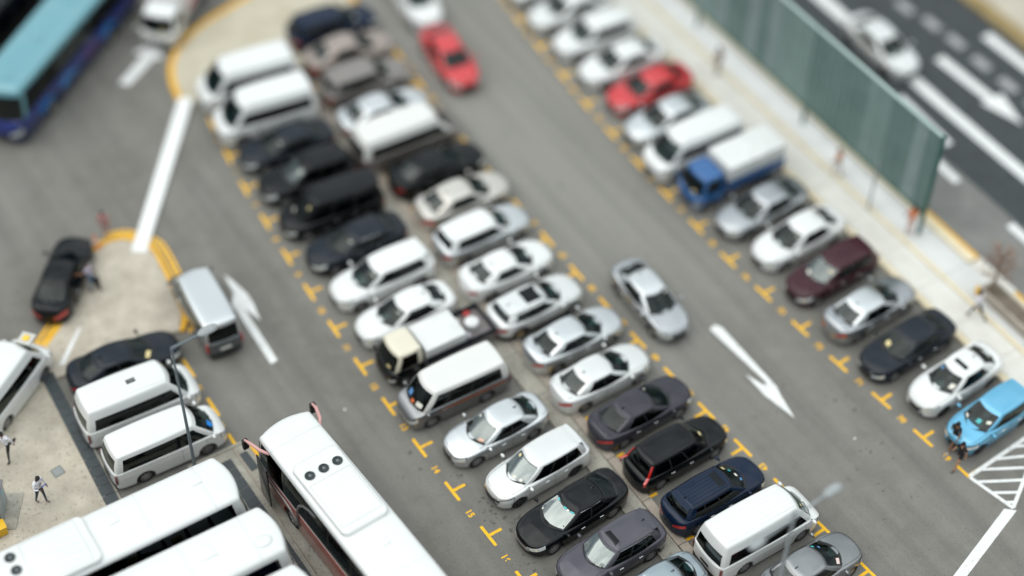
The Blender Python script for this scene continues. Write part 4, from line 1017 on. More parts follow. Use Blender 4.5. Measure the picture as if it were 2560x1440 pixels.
vehicle(sedan(4.6, 1.78, 1.46, paint='darkslate'), (3.35,15.45), 174, 'dark saloon squeezed below the two white vans', 'car', GA)
vehicle(vanH(4.9, 1.90, 2.25, paint='white', tlmat=DKRED), (3.45,17.75), 173, 'white minibus nearer of the two white vans at the lane divider', 'van', GA, name='parked_van')
vehicle(vanH(4.9, 1.90, 2.25, paint='white'), (3.75,20.2), 172, 'white van at the sandy island, farther of the two', 'van', GA, name='parked_van')
# ---- far middle row (noses towards the middle lane)
vehicle(sedan(4.4, 1.78, 1.46, paint='midgrey', hl=(.02,.42,.56,.98), papers=[(-.50,.30,.14,.10,mat('pink_paper',(.75,.6,.55),.7)),(.55,.9,.06,.05,STK1),(.4,.7,.05,.04,mat('blue_tag',(.1,.25,.5),.6))]), (9.42,-15.42), 1.5, 'mid grey saloon behind the lamp pole at the lower edge', 'car', GB)
rB1, tB1, hB1 = vehicle(vanH(5.05, 1.88, 2.26, paint='white', papers=[(-.35,.45,.08,.06,PAPER),(-.62,.35,.10,.06,PAPER),(-.5,.7,.06,.05,STK2)]), (8.72,-13.05), 0.6, 'white high roof minibus behind the twin arm street lamp', 'van', GB, name='parked_van')
vehicle(suv(4.5, 1.79, 1.60, paint='navy', sunroof=(-.12,.26,.42), ribs=True, rails=BLACK, lower=1, gh=dict(xf0=1.38,xf1=.50,xr1=-1.70,xr0=-1.98), hl=(.03,.52,.62,1.0), papers=[(.45,.7,.08,.05,STK2),(-.05,.45,.08,.06,PAPER),(-.3,.3,.07,.06,mat('blue_tag',(.1,.25,.5),.6)),(.25,.55,.06,.05,STK1)]), (8.35,-10.72), 2, 'navy blue people carrier with ribbed roof and grey sunroof', 'car', GB)
vehicle(mpv(4.55, 1.72, 1.66, paint='black', tl=None, vtl=(.80,1.52), gh=dict(xf0=1.40,xf1=.55,win=((.05,.33),(.36,.64),(.67,.96))), spoiler=False, papers=[(-.15,.5,.10,.06,STK2)], hl=(.03,.40,.60,.98)), (8.35,-8.28), 2, 'black people carrier with tall red lamps either side of its tailgate', 'car', GB)
vehicle(sedan(4.7, 1.80, 1.46, paint='plum', tl=(.02,.40,.74,.99), clear_rear=True), (8.30,-5.85), 2, 'dark plum grey saloon showing wide red tail lamps', 'car', GB)
vehicle(sedan(4.55, 1.77, 1.45, paint='pearl', tl=(.02,.36,.74,.99)), (7.95,-3.50), 1, 'pearl white saloon with a black rear window below the silver one', 'car', GB)
vehicle(sedan(4.6, 1.78, 1.45, paint='lightsilver', clear_rear=True), (8.15,-1.20), 1, 'light silver saloon with a grey rear window between two white cars', 'car', GB)
vehicle(suv(4.4, 1.80, 1.52, paint='pearl', sunroof=(-.75,.15,.48), lower=3, rails=BLACK), (7.75,1.15), 1, 'pearl white crossover with a broad dark glass roof panel', 'car', GB)
vehicle(sedan(4.4, 1.80, 1.38, paint='white', gh=dict(xr0=-1.72,xr1=-1.0,hw1=.60)), (7.85,3.6), 0, 'rounded white coupe with a black rear window', 'car', GB)
vehicle(mpv(4.6, 1.78, 1.58, paint='lightsilver', roofpaint='white'), (8.1,5.98), 0, 'silver estate car with a bright flat roof', 'car', GB)
vehicle(sedan(4.6, 1.78, 1.46, paint='champagne', tl=(.02,.40,.62,.99)), (8.45,8.25), -1, 'champagne saloon with red tail lamps', 'car', GB)
vehicle(sedan(4.7, 1.80, 1.48, paint='black'), (8.45,10.55), -2, 'black saloon under the long cream roofed van', 'car', GB)
vehicle(vanH(5.2, 1.88, 2.15, paint='taupe', roofpaint='offwhite', ribs=False), (8.15,12.85), -2, 'long van with a cream roof over grey sides', 'van', GB, name='parked_van')
vehicle(sedan(4.6, 1.78, 1.46, paint='lightsilver', roofpaint='lightsilver'), (8.25,15.15), -3, 'silver saloon half hidden behind the cream roofed van', 'car', GB)
vehicle(mpv(4.6, 1.78, 1.62, paint='taupe', tlmat=REDL), (8.6,17.5), -4, 'taupe people carrier among the blurred cars of the far middle row', 'car', GB)
PAINTS['rosybrown'] = ((.30,.245,.215), .35, .5)
vehicle(sedan(4.6, 1.78, 1.50, paint='rosybrown', tl=(.02,.40,.62,.99)), (8.95,19.75), -5, 'rosy brown car below the dark blue one', 'car', GB)
vehicle(mpv(4.6, 1.80, 1.62, paint='navy', roofpaint='navy'), (9.2,21.9), -6, 'dark blue car at the top of the far middle row', 'car', GB)
# ---- row along the pale pavement
vehicle(mpv(4.1, 1.70, 1.52, paint='lightblue', rim=STEELDK, hl=(.03,.55,.66,1.02), gh=dict(xf0=1.30,xf1=.30,win=((.05,.42),(.46,.90))), papers=[(.1,.45,.10,.09,STK1),(.45,.55,.08,.07,PAPER),(-.45,.2,.08,.06,PAPER)]), (20.15,-13.55), 184, 'light blue hatchback cut by the right edge behind the two walking women', 'car', GC)
vehicle(sedan(4.55, 1.78, 1.47, paint='white', sunroof=(-.28,-.02,.38), papers=[(.5,.45,.10,.12,PAPER),(-.5,.8,.07,.05,mat('blue_tag',(.1,.25,.5),.6))], rim=STEELDK), (20.32,-11.28), 184, 'white saloon with a small black sunroof next to the light blue hatchback', 'car', GC)
vehicle(sedan(4.7, 1.80, 1.44, paint='darkslate', roofpaint='darkslate', trimmat=BLACK, papers=[(-.3,.4,.12,.10,STK2)], grbar=True, hl=(.03,.36,.60,.90)), (19.85,-8.85), 183, 'dark slate saloon with silver grille strip next to the white one', 'car', GC)
vehicle(sedan(4.6, 1.78, 1.46, paint='silver', roofpaint='lightsilver'), (19.85,-6.42), 3, 'silver saloon parked tail out with a dark rear window', 'car', GC)
vehicle(mpv(4.5, 1.76, 1.55, paint='maroon', gf=glass('blue_glass',(.25,.45,.6),2.1), hl=(.03,.52,.62,1.02), gh=dict(xf0=1.35,xf1=.30)), (19.75,-3.95), 182, 'dark maroon car with two big pale headlamps', 'car', GC)
vehicle(sedan(4.7, 1.80, 1.46, paint='white'), (19.85,-1.55), 182, 'bright white saloon next to the dark maroon car', 'car', GC)
vehicle(sedan(4.7, 1.80, 1.46, paint='silver'), (19.6,.75), 181, 'silver saloon beside the blue lorry', 'car', GC)
lorry((19.55,3.1), 180, 'blue cabbed lorry with a square white canvas top', 'blue', 'blue', TARP, L=4.9, W=1.75, boxz=(1.30,2.15), side='blue', tarp=True, group=GC)
vehicle(vanH(4.9, 1.85, 2.1, paint='white'), (19.25,5.45), 179, 'white van parked above the blue lorry', 'van', GC, name='parked_van')
vehicle(sedan(4.5, 1.78, 1.46, paint='lightsilver'), (19.45,7.75), 179, 'pale silver saloon between the white van and the red car', 'car', GC)
vehicle(sedan(4.5, 1.78, 1.42, paint='red', papers=[]), (19.95,9.95), 178, 'red saloon parked in the row along the pavement', 'car', GC)
for i, (x, y, p_, lb) in enumerate(((19.9,12.2,'white','white car next to the parked red one, its bonnet a bright blurred disc'),(19.9,14.55,'white','second white car up from the parked red one'),(20.0,16.9,'pearl','third white car up from the parked red one'),(20.2,19.2,'lightsilver','pale silver car at the top edge of the pavement row'),(20.4,21.5,'white','white car cut by the top edge above the pavement row'))):
    vehicle((sedan if i % 2 == 0 else mpv)(paint=p_, papers=[]), (x, y), 177-i, lb, 'car', GC)
# ---- moving cars in the lanes
vehicle(vanH(4.69, 1.70, 1.98, paint='darkvan', roofpaint='lightsilver', ribs=False, gh=dict(win=((.03,.20),(.25,.53),(.56,.95)), hw1=.735, ht=.80, hb=.05, z1=1.90, cr=.07, xf1=1.30), top=[(-2.35,1.0),(-2.3,1.08),(-.5,1.1),(1.7,1.08),(2.05,1.0),(2.25,.85),(2.35,.65)], vred=True, rplate=PLATEW, gr=GLASS_WS), (-4.25,8.2), 85.5, 'dark grey van with a pale roof driving up the near lane', 'van', name='moving_van')
vehicle(sedan(4.55, 1.77, 1.45, paint='silver', roofpaint='lightsilver', gf=GLASS_WS), (12.15,-1.1), -92, 'silver saloon driving down the middle lane', 'car', name='moving_car')
vehicle(sedan(4.5, 1.77, 1.43, paint='red', papers=[]), (12.95,16.85), -97, 'red saloon driving down the middle lane near the top', 'car', name='moving_car')
vehicle(mpv(4.5, 1.77, 1.6, paint='white', papers=[]), (13.75,21.7), -97, 'white car following the red one at the top edge', 'car', name='moving_car')
vehicle(sedan(4.7, 1.82, 1.45, paint='pearl', papers=[]), (31.55,6.6), -92, 'white saloon driving on the dark road behind the green screen', 'car', name='moving_car')
# ---- left side
taxi, tt, th = vehicle(sedan(4.7, 1.78, 1.46, paint='black', tl=(.02,.40,.60,.98), clear_rear=True, papers=[]), (-8.62,13.1), 51, 'black saloon stopped at the island with a door open for a man', 'car', name='stopped_car')
dm = MB(); dm.box(-.50,-.02,.0,.50,.03,.62,b=.015); dm.box(-.50,-.015,.62,.34,.02,.66); dm.box(-.50,-.015,1.02,.20,.02,1.05); dm.box(-.50,-.015,.62,-.46,.02,1.05)
o = dm.obj('open_door', paint('black'), taxi); o.location = (.05,-1.30,.3); o.rotation_euler = (0,0,R(52))
vehicle(sedan(4.75, 1.80, 1.44, paint='darkslate', clear_rear=True, roofpaint='darkslate', papers=[(-.5,.3,.25,.10,STK2)], gh=dict(win=((.06,.45),(.485,.88)))), (-8.35,7.38), -4, 'dark navy saloon parked beside the two white minibuses', 'car')
vehicle(vanH(4.95, 1.88, 2.26, paint='white', sunroof=(-.35,.12,.13), gh=dict(z1=2.13)), (-8.75,4.98), -2.5, 'white high roof minibus with a grey roof vent, farther of the pair', 'van', name='parked_van')
vehicle(vanH(4.84, 1.72, 2.0, paint='white', ribs=False, gh=dict(z1=1.92, cr=.09, ht=.80), papers=[(-.35,.25,.14,.14,mat('bright_blue',(.02,.25,.75),.5))]), (-8.72,2.55), -1.5, 'white minibus nearer of the pair, a blue sheet inside its windscreen', 'van', name='parked_van')
vehicle(vanH(5.0, 1.88, 2.25, paint='white', ribs=False), (-13.05,8.55), 36, 'white minibus at the left edge facing the black saloon', 'van', name='parked_van')

# ---- coaches
BW = paint('pearl')
def coach(loc, hd, label, low, up, L=12., W=2.5, H=3.45, ac=None, fans=(), fan_at=0, hatches=(), dome=None, curtains=(), lower=0, name='coach', glassm=None, mirrors='short', low2=None, win=None, gbot=.05, gtop=.84, belt=1.62, arcs=False, front_black=False, lowmat=None, hpanel=None, gfm=None):
    a = L/2
    win = win or tuple((.02+.955*i/7+.004, .02+.955*(i+1)/7-.004) for i in range(7))
    d = dict(L=L, W=W, zb=.32, paint=low, roofpaint=up, nf=34, nr=60, m=2.8, win=.08, sh=.03, crown=.005, tumble=.0, tuck=.03, lower=lower, lowmat=lowmat or BLACK,
        top=[(-a,belt-.2),(-a+.05,belt),(a-.5,belt),(a-.2,belt-.1),(a-.05,belt-.35),(a,belt-.6)], wx=(a-2.7,-a+3.3), wr=.48, wd=.3, nsp=10,
        gh=dict(xf0=a-.12,xf1=a-.34,xr0=-a+.06,xr1=-a+.20,hw0=W/2*.985,hw1=W/2*.935,z1=H-.20,cr=.20,pw=4.5,win=win,bf=.20,bf1=.26,br=.05,br1=.05,rc=.16,nf=.98,nf1=.96,nr=.99,nr1=.98,drop=.0,ht=gtop,hb=gbot,bulge=.02,black_a=front_black),
        hl=(.02,.28,.40,.62), tl=(.01,.10,.5,.8), grille=None, plate=False, mirror=False, handles=(), seams=(a-.55,a-1.45), bonnet=False, papers=[], gs=glassm or GLASS_BUS, gr=GLASS_SD, gf=gfm or GLASS_WS, seatx=tuple(a-1.6-.95*k for k in range(9)), seatmat=SEAT, seath=1.3)
    rt, t, h = vehicle(d, loc, hd, label, 'bus', None, name=name)
    rp = paint(up)
    def pod(nm, x0, x1, hw, zt, b, mtl=rp, par=rt, pw=5):
        z0 = h.rooftop((x0+x1)/2, hw)-.05
        mb = MB(); mb.box(x0,-hw,z0,x1,hw,zt,b=b); return mb.obj(nm, mtl, par)
    if ac:
        x0, x1, hw = ac; zt = H+.17
        ap = MB(); bm = bmesh.new(); bmesh.ops.create_cube(bm, size=1)
        for v in bm.verts: v.co = Vector(((x0+x1)/2+v.co.x*(x1-x0), v.co.y*2*hw, H-.10+v.co.z*.54))
        bmesh.ops.bevel(bm, geom=[e for e in bm.edges if abs(e.verts[0].co.z-e.verts[1].co.z) > .1], offset=.28, segments=6, affect='EDGES', profile=.5)
        bmesh.ops.bevel(bm, geom=[e for e in bm.edges if all(v.co.z > H for v in e.verts) and len([f for f in e.link_faces if abs(f.normal.z) > .9]) == 1], offset=.12, segments=4, affect='EDGES', profile=.5)
        bm.verts.ensure_lookup_table(); ap.add([v.co[:] for v in bm.verts], [[v.index for v in f.verts] for f in bm.faces]); bm.free(); acu = ap.obj('air_conditioner', rp, rt)
        zz = H+.17
        # lid with shallow ribs
        fx = fan_at
        lx0, lx1 = (x0+.35, fx-.42) if fx > (x0+x1)/2 else (fx+.42, x1-.35)
        g_ = mat('gap_grey', (.25,.25,.25), .6)
        for (p0, p1) in (((lx0,-hw*.86),(lx1,-hw*.86)),((lx0,hw*.86),(lx1,hw*.86)),((lx0,-hw*.86),(lx0,hw*.86)),((lx1,-hw*.86),(lx1,hw*.86))):
            mb = MB(); mb.box(min(p0[0],p1[0])-.006,min(p0[1],p1[1])-.006,zz-.002,max(p0[0],p1[0])+.006,max(p0[1],p1[1])+.006,zz+.003); mb.obj('lid_gap', g_, acu, smooth=False)
        for k in range(5):
            y = (-.6+.3*k)*hw; mb = MB(); mb.box(lx0+.2,y-.045,zz-.01,lx1-.2,y+.045,zz+.014,b=.006); mb.obj('lid_rib', rp, acu)
        for y in fans:
            mb = MB(); n = 24
            Rr = .20
            V = [(Rr*math.cos(2*math.pi*i/n), Rr*math.sin(2*math.pi*i/n), .0) for i in range(n)]+[(Rr*math.cos(2*math.pi*i/n), Rr*math.sin(2*math.pi*i/n), .035) for i in range(n)]+[(Rr*.86*math.cos(2*math.pi*i/n), Rr*.86*math.sin(2*math.pi*i/n), .03) for i in range(n)]+[(Rr*.86*math.cos(2*math.pi*i/n), Rr*.86*math.sin(2*math.pi*i/n), .005) for i in range(n)]
            F = [(j*n+i, j*n+(i+1)%n, (j+1)*n+(i+1)%n, (j+1)*n+i) for j in range(3) for i in range(n)]
            mb.add(V, F, 0); mb.add([(Rr*.86*math.cos(2*math.pi*i/n), Rr*.86*math.sin(2*math.pi*i/n), .006) for i in range(n)], [tuple(range(n))], 0)
            f_ = mb.obj('fan', mat('fan_black',(.014,.02,.02),.5), acu, loc=(fx,y,zz+.001)); f_.rotation_euler = (0,0,0)
            hb_ = MB(); hb_.tube([(0,0,.006),(0,0,.03)], .055, 14)
            hb_.obj('fan_hub', mat('fan_hub',(.16,.16,.18),.4), f_)
            bl = MB()
            for q in range(7):
                t_ = 2*math.pi*q/7; c, s_ = math.cos(t_), math.sin(t_)
                def P(r_, w_, z_): return (r_*c-w_*s_, r_*s_+w_*c, z_)
                bl.add([P(.05,-.012,.010),P(.05,.02,.022),P(.165,.04,.022),P(.165,-.025,.010)], [(0,1,2,3)])
            bl.obj('fan_blade', mat('fan_blade',(.035,.05,.05),.4), f_, smooth=False)
    for (x, y, s_) in hatches:
        z = h.rooftop(x, y); mb = MB(); mb.box(x-s_/2,y-s_/2,z-.05,x+s_/2,y+s_/2,z+.045,b=.03); mb.obj('roof_hatch', rp, rt)
    for xx in (a-1.5, a-3.9, a-6.3, a-8.7):
        if ac and ac[0]-.1 < xx < ac[1]+.1: continue
        V = []; F = []; n = 14
        for i in range(n+1):
            y = -h.w1*.97+2*h.w1*.97*i/n; V += [(xx-.006, y, h.rooftop(xx,y)+.003), (xx+.006, y, h.rooftop(xx,y)+.003)]
        for i in range(n): F.append((2*i,2*i+1,2*i+3,2*i+2))
        mk('roof_seam', V, F, mat('seam_grey',(.42,.42,.42),.6), rt, smooth=False)
    if dome:
        x, y = dome; mb = MB(); mb.ell((x,y,h.rooftop(x,y)-.02),(.35,.28,.12),0,20,10); mb.obj('roof_dome', rp, rt)
    for (x, side) in curtains:
        mb = MB(); n = 9; V = []; F = []
        for i in range(n+1):
            xx = x+.42*i/n; yy = side*(W/2*.93-(.03 if i % 2 else 0)); V += [(xx, yy, belt+.18), (xx, side*(abs(yy)-.03), H-.62)]
        for i in range(n): F.append((2*i,2*i+1,2*i+3,2*i+2))
        mk('curtain', V, F, mat('curtain_gold',(.55,.42,.12),.8), rt, smooth=False)
    if mirrors == 'long':
        for sg in (1, -1):
            mb = MB(); mb.tube([(a-1.35,sg*(W/2-.16),3.02),(a-1.0,sg*(W/2+.08),3.10),(a-.5,sg*(W/2+.22),3.10),(a-.12,sg*(W/2+.26),2.95)],[.05,.07,.07,.04],8)
            arm = mb.obj('mirror_arm', mat('pink_plastic',(.55,.30,.28),.4), rt)
            mb = MB(); mb.box(a-.22,sg*(W/2+.26)-.12,2.45,a-.06,sg*(W/2+.26)+.12,2.98,b=.04); mb.obj('mirror_head', BLACK, arm)
    elif mirrors == 'short':
        for sg in (1,-1):
            mb = MB(); mb.tube([(a-.3,sg*(W/2-.05),2.75),(a+.1,sg*(W/2+.12),2.7),(a+.15,sg*(W/2+.15),2.4)],.025,6); arm = mb.obj('mirror_arm', BLACK, rt)
            mb = MB(); mb.box(a+.08,sg*(W/2+.15)-.09,1.95,a+.2,sg*(W/2+.15)+.09,2.42,b=.03); mb.obj('mirror_head', BLACK, arm)
    return rt, t, h
coach((-13.37,-1.98), 0, 'white coach with gold curtains behind its long black side window', 'pearl', 'white', ac=(-3.6,.15,1.10), fans=(-.62,0,.62), fan_at=-2.72, hatches=((1.05,.35,.38),(4.35,.35,.38)),
      mirrors=None, curtains=((2.6,-1),(.85,-1),(-.8,-1),(-2.6,-1)), win=((.02,.984),), gbot=.04, gtop=.93)
coach((-12.95,-4.88), 0, 'white coach with a rounded roof bump at its front corner', 'pearl', 'white', hatches=((2.9,.2,.62),), dome=(4.85,-.45), mirrors=None, win=((.025,.3),(.32,.64),(.66,.97)), glassm=glass('blue_bus_glass',(.05,.10,.25),1.5))
coach((-13.0,-7.75), 0, 'white coach whose front corner just shows at the lower frame edge', 'pearl', 'white', mirrors=None, win=((.025,.3),(.32,.64),(.66,.97)))
rc, tcx, hcx = coach((-4.60,-6.28), 94.0, 'red and black coach with a white roof, three roof fans and pink mirror arms', 'busred', 'white', W=2.5, ac=(-.45,3.35,1.0), fans=(-.60,0,.60), fan_at=2.55, hatches=((-1.35,-.1,.36),), mirrors='long',
      win=((.004,.16),(.168,.30),(.308,.44),(.448,.58),(.588,.72),(.728,.86),(.868,.985)), gbot=.14, gtop=.90, belt=1.55, front_black=True, glassm=glass('dark_bus_glass',(.10,.11,.11),1.5))
# swooping grey trim on the red flank
for sg in (1, -1):
    V = []; F = []; n = 22
    pts = [(5.6-2.9*i/n, 1.62-.72*(i/n)**1.6*0-.35*math.sin(math.pi*.5*i/n)) for i in range(n+1)]
    arc = [(2.75+.75*math.cos(math.pi*(1-i/12))*1.0, .95+1.55*math.sin(math.pi*i/12*.5)) for i in range(13)]
    mb = MB()
    mb.tube([(x, sg*(tcx.W/2*.995+.012), z) for x, z in ((5.55,1.52),(5.0,1.50),(4.4,1.45),(3.8,1.36),(3.3,1.22),(2.9,1.02),(2.62,.80))], .028, 6)
    mb.tube([(x, sg*(tcx.W/2*(.995-.07*max(0,(z-1.55)/1.9))+.02), z) for x, z in ((2.62,.80),(2.66,1.3),(2.62,1.9),(2.45,2.35),(2.15,2.65),(1.75,2.82),(1.3,2.9))], [.03,.05,.06,.06,.05,.04,.02], 6)
    mb.obj('side_trim', mat('trim_grey',(.28,.28,.28),.3,.6), rc)
    V = []; F = []
    n = 12
    for i in range(n+1):
        x = 5.75-2.9*i/n; z1_ = 1.55; z0_ = 1.52-.18*(1-i/n)**1.2; y = tcx.w(min(x,5.9))*1.0+.014
        V += [(x,sg*y,z0_),(x,sg*y,z1_)]
    for i in range(n): F.append((2*i,2*i+1,2*i+3,2*i+2))
    mk('side_panel', V, F, BLACK, rc, smooth=False)
# open black door panel at the coach front
mb = MB(); mb.box(-.03,-.45,.0,.03,.45,2.35,b=.02); o = mb.obj('door', mat('door_black',(.012,.012,.013),.2), rc); o.location = (4.75,1.46,.35); o.rotation_euler = (0,0,R(84)); 
bb, tb, hb_ = coach((-3.05,26.5), 217.5, 'blue double tone bus with a pale cyan roof at the top left corner', 'busblue', 'cyan', L=11.5, W=2.5, H=3.2, lower=4, lowmat=mat('bus_navy',(.004,.012,.06),.3,0,coat=1), win=None, hatches=((4.4,.1,.5),(1.6,.1,.5),(-1.4,.1,.5)), gfm=GLASS_SD, mirrors=None, front_black=True)
for (x, cc) in ((2.6,(.01,.12,.35)),(.6,(.05,.2,.45)),(-1.6,(.10,.03,.12)),(-3.2,(.01,.14,.4))):
    for sg in (1,-1):
        V = []; F = []; n = 10
        for i in range(n+1):
            u = i/n; V += [(x+u*1.3, sg*(tb.W/2+.006), .75+.25*math.sin(u*3.1)), (x+.35+u*1.3, sg*(tb.W/2+.006), 1.15+.25*math.sin(u*3.1))]
        for i in range(n): F.append((2*i,2*i+1,2*i+3,2*i+2))
        mk('side_graphic', V, F, mat('graphic_%.2f_%.2f' % (cc[0],cc[1]), cc, .4), bb, smooth=False)
coach((-5.7,29.4), 217.5, 'black bus standing in the top left corner beyond the blue one', 'black', 'black', L=11.5, H=3.2)
lorry((3.2,27.2), 225, 'white lorry with pink flashes on its flank beside the blue bus', 'offwhite', 'white', mat('box_white',(.66,.65,.64),.5), L=5.2, W=1.9, boxz=(.85,2.3), group=None)
o = MB(); 
for sg in (1,-1): o.box(-2.4,sg*.93-.012,1.1,.5,sg*.93+.012,1.35)
ll = [q for q in bpy.data.objects if q.get('label','').startswith('white lorry with pink')][0]
o.obj('side_flash', mat('pink_flash',(.5,.12,.14),.5), ll, smooth=False)

# ================================================================== PEOPLE
SK = {'dark': (.07,.035,.022), 'brown': (.20,.095,.05), 'tan': (.36,.19,.11)}
def person(loc, rz, label, H=1.70, skin='brown', top=(.7,.7,.72), bottom=(.02,.03,.05), shoes=(.08,.05,.06), hair=(.008,.007,.007), sleeve='long', legs='long', stride=(0,0), knee=(5,5), arms=((5,20),(-5,20)), out=(12,12), lean=4, headdown=10, longhair=False, print_=None, skirt=False, group=None):
    s = H/1.72; rt = empty('person', loc, rz, label, 'person', group)
    J = []; E = []; Rd = []; Lb = []
    def j(p, r, l): J.append(Vector(p)*s); Rd.append(r*s if not isinstance(r, tuple) else (r[0]*s, r[1]*s)); Lb.append(l); return len(J)-1
    ln = R(lean)
    def up(z, y=0, x=0): dz = z-.95; return (math.sin(ln)*dz+x, y, .95+math.cos(ln)*dz)
    pel = j((0,0,.95), (.125,.155), 'B'); wa = j(up(1.10), (.105,.135), 'T'); ch = j(up(1.27), (.115,.165), 'T'); ut = j(up(1.40), (.095,.16), 'T')
    E += [(pel,wa),(wa,ch),(ch,ut)]
    nk = j(up(1.49), .055, 'S'); hd = R(lean+headdown)
    npos = Vector(up(1.49)); hc = npos+Vector((math.sin(hd)*.13+.01,0,math.cos(hd)*.13)); ht = npos+Vector((math.sin(hd)*.23,0,math.cos(hd)*.23))
    h1 = j(hc, (.088,.078), 'S'); h2 = j(ht, .06, 'H'); E += [(ut,nk),(nk,h1),(h1,h2)]
    for q, sg in enumerate((1,-1)):
        sh = j(up(1.41, sg*.17), .062, 'T'); E.append((ut, sh)); a1, a2 = arms[q]; a1 = R(a1); a2 = R(a1*0+a2); o_ = R(out[q])
        S = Vector(up(1.41, sg*.19)); el = S+Vector((math.sin(a1)*.28*math.cos(o_), sg*math.sin(o_)*.28, -math.cos(a1)*.28*math.cos(o_)))
        b = a1+a2; wr = el+Vector((math.sin(b)*.25, sg*math.sin(o_)*.25*(.5 if a2 < .8 else -.9), -math.cos(b)*.25))
        d = (wr-el).normalized(); hdp = wr+d*.07
        e1 = j(el, .045, 'T' if sleeve == 'long' else 'S'); mid = j(S.lerp(el,.5), .052, 'T'); w1 = j(wr, .028, 'S'); w0 = j(el.lerp(wr,.8), .031, 'T' if sleeve == 'long' else 'S'); pm = j(hdp, (.040,.018), 'S')
        E += [(sh,mid),(mid,e1),(e1,w0),(w0,w1),(w1,pm)]
        side = d.cross(Vector((1,0,0))); side = side.normalized() if side.length > .1 else Vector((0,1,0)); fwd = d.cross(side).normalized()
        mb = MB()
        for f_, (off, L_f) in enumerate(((-.028,.060),(-.010,.070),(.010,.066),(.027,.052))):
            b0 = (hdp+d*.01+fwd*off)*s; b1 = b0+(d*L_f*.55+side*.006)*s; b2 = b0+(d*L_f+side*.022*sg)*s
            mb.tube([b0,b1,b2],[.0095*s,.009*s,.006*s],5)
        b0 = (wr+d*.03+fwd*.03)*s; mb.tube([b0,b0+(d*.03+fwd*.03)*s,b0+(d*.055+fwd*.035)*s],[.012*s,.010*s,.007*s],5)
        mb.obj('fingers', mat('skin_'+skin, SK[skin], .5), rt)
        hp = j((0, sg*.085, .90), (.085,.088), 'B'); E.append((pel, hp)); t1 = R(stride[q]); k1 = R(knee[q])
        K = Vector((math.sin(t1)*.43, sg*.095, .90-math.cos(t1)*.43)); b = t1-k1; A = K+Vector((math.sin(b)*.41, sg*.005, -math.cos(b)*.41))
        fa = b*.6 if k1 > .5 else 0; T = A+Vector((.15*math.cos(fa)+.0, sg*.02, -.045+.15*math.sin(fa)))
        lower = 'B' if legs == 'long' else 'S'
        md = j(Vector((0,sg*.09,.90)).lerp(K,.5), .078, 'B'); kk = j(K, .055, lower); cf = j(K.lerp(A,.35), .052, lower); an = j(A, .036, lower if legs == 'long' else 'S'); hl = j(A+Vector((-.03,0,-.045)), .04, 'F'); to = j(T, .038, 'F')
        E += [(hp,md),(md,kk),(kk,cf),(cf,an),(an,hl),(hl,to)]
    zmin = min(v.z for v in J)-.035*s
    for v in J: v.z -= zmin
    me = bpy.data.meshes.new('b'); me.from_pydata([v[:] for v in J], E, []); o = bpy.data.objects.new('b', me); col.objects.link(o)
    md_ = o.modifiers.new('s', 'SKIN'); md_.use_smooth_shade = True
    sv = me.skin_vertices[0].data
    for i, r in enumerate(Rd): sv[i].radius = r if isinstance(r, tuple) else (r, r)
    for i in range(len(J)): sv[i].use_root = (i == 0)
    sb = o.modifiers.new('u', 'SUBSURF'); sb.levels = 1; sb.render_levels = 1
    dg = bpy.context.evaluated_depsgraph_get(); ev = o.evaluated_get(dg); nm = bpy.data.meshes.new_from_object(ev)
    bpy.data.objects.remove(o)
    nm.name = 'body'; nm.materials.clear()
    ms = [mat('skin_'+skin, SK[skin], .5), mat('cloth_%.2f_%.2f_%.2f' % top, top, .85), mat('cloth_%.2f_%.2f_%.2f' % bottom, bottom, .85), mat('cloth_%.2f_%.2f_%.2f' % shoes, shoes, .7), mat('hair_%.2f' % hair[0], hair, .6)]
    for mm in ms: nm.materials.append(mm)
    ix = {'S':0,'T':1,'B':2,'F':3,'H':4}
    segs = [(J[a], J[b], Lb[b]) for a, b in E]
    for p in nm.polygons:
        c = p.center; best = (9, 'T')
        for a, b, l in segs:
            d = b-a; t = max(0, min(1, (c-a).dot(d)/max(d.length_squared, 1e-9))); q = (c-(a+d*t)).length
            if q < best[0]: best = (q, l)
        p.material_index = ix[best[1]]; p.use_smooth = True
    b_ = bpy.data.objects.new('body', nm); col.objects.link(b_); b_.parent = rt
    hcs = hc*s; hcs.z -= zmin; hx = Vector((math.sin(hd),0,math.cos(hd))); fw = Vector((math.cos(hd),0,-math.sin(hd)))
    mb = MB(); mb.ell((hcs+hx*.045*s-fw*.018*s)[:], (.098*s,.088*s,.088*s), 0, 14, 9)
    if longhair: mb.ell((hcs-hx*.10*s-fw*.06*s)[:], (.065*s,.095*s,.20*s), 0, 12, 9)
    mb.obj('hair', ms[4], rt)
    mb = MB(); mb.ell((hcs+fw*.092*s-hx*.012*s)[:], (.016*s,.013*s,.022*s), 0, 6, 5)
    for sg in (1,-1): mb.ell((hcs+fw*.005*s+Vector((0,sg*.080*s,-.005))-hx*.01*s)[:], (.018*s,.012*s,.03*s), 0, 6, 5)
    mb.obj('face_features', ms[0], rt)
    mb = MB()
    for sg in (1,-1): mb.ell((hcs+fw*.083*s+Vector((0,sg*.032*s,0))+hx*.010*s)[:], (.008*s,.011*s,.007*s), 0, 6, 5)
    mb.ell((hcs+fw*.080*s-hx*.048*s)[:], (.008*s,.024*s,.006*s), 0, 6, 5); mb.obj('eyes_and_mouth', mat('eye_dark',(.02,.012,.012),.4), rt)
    if skirt:
        mb = MB(); z1 = (.98*s)-zmin; mb.tube([(0,0,z1),(0,0,z1-.16*s),(0.02,0,z1-.36*s)], [.15*s,.185*s,.20*s], 14); mb.obj('skirt', ms[2], rt)
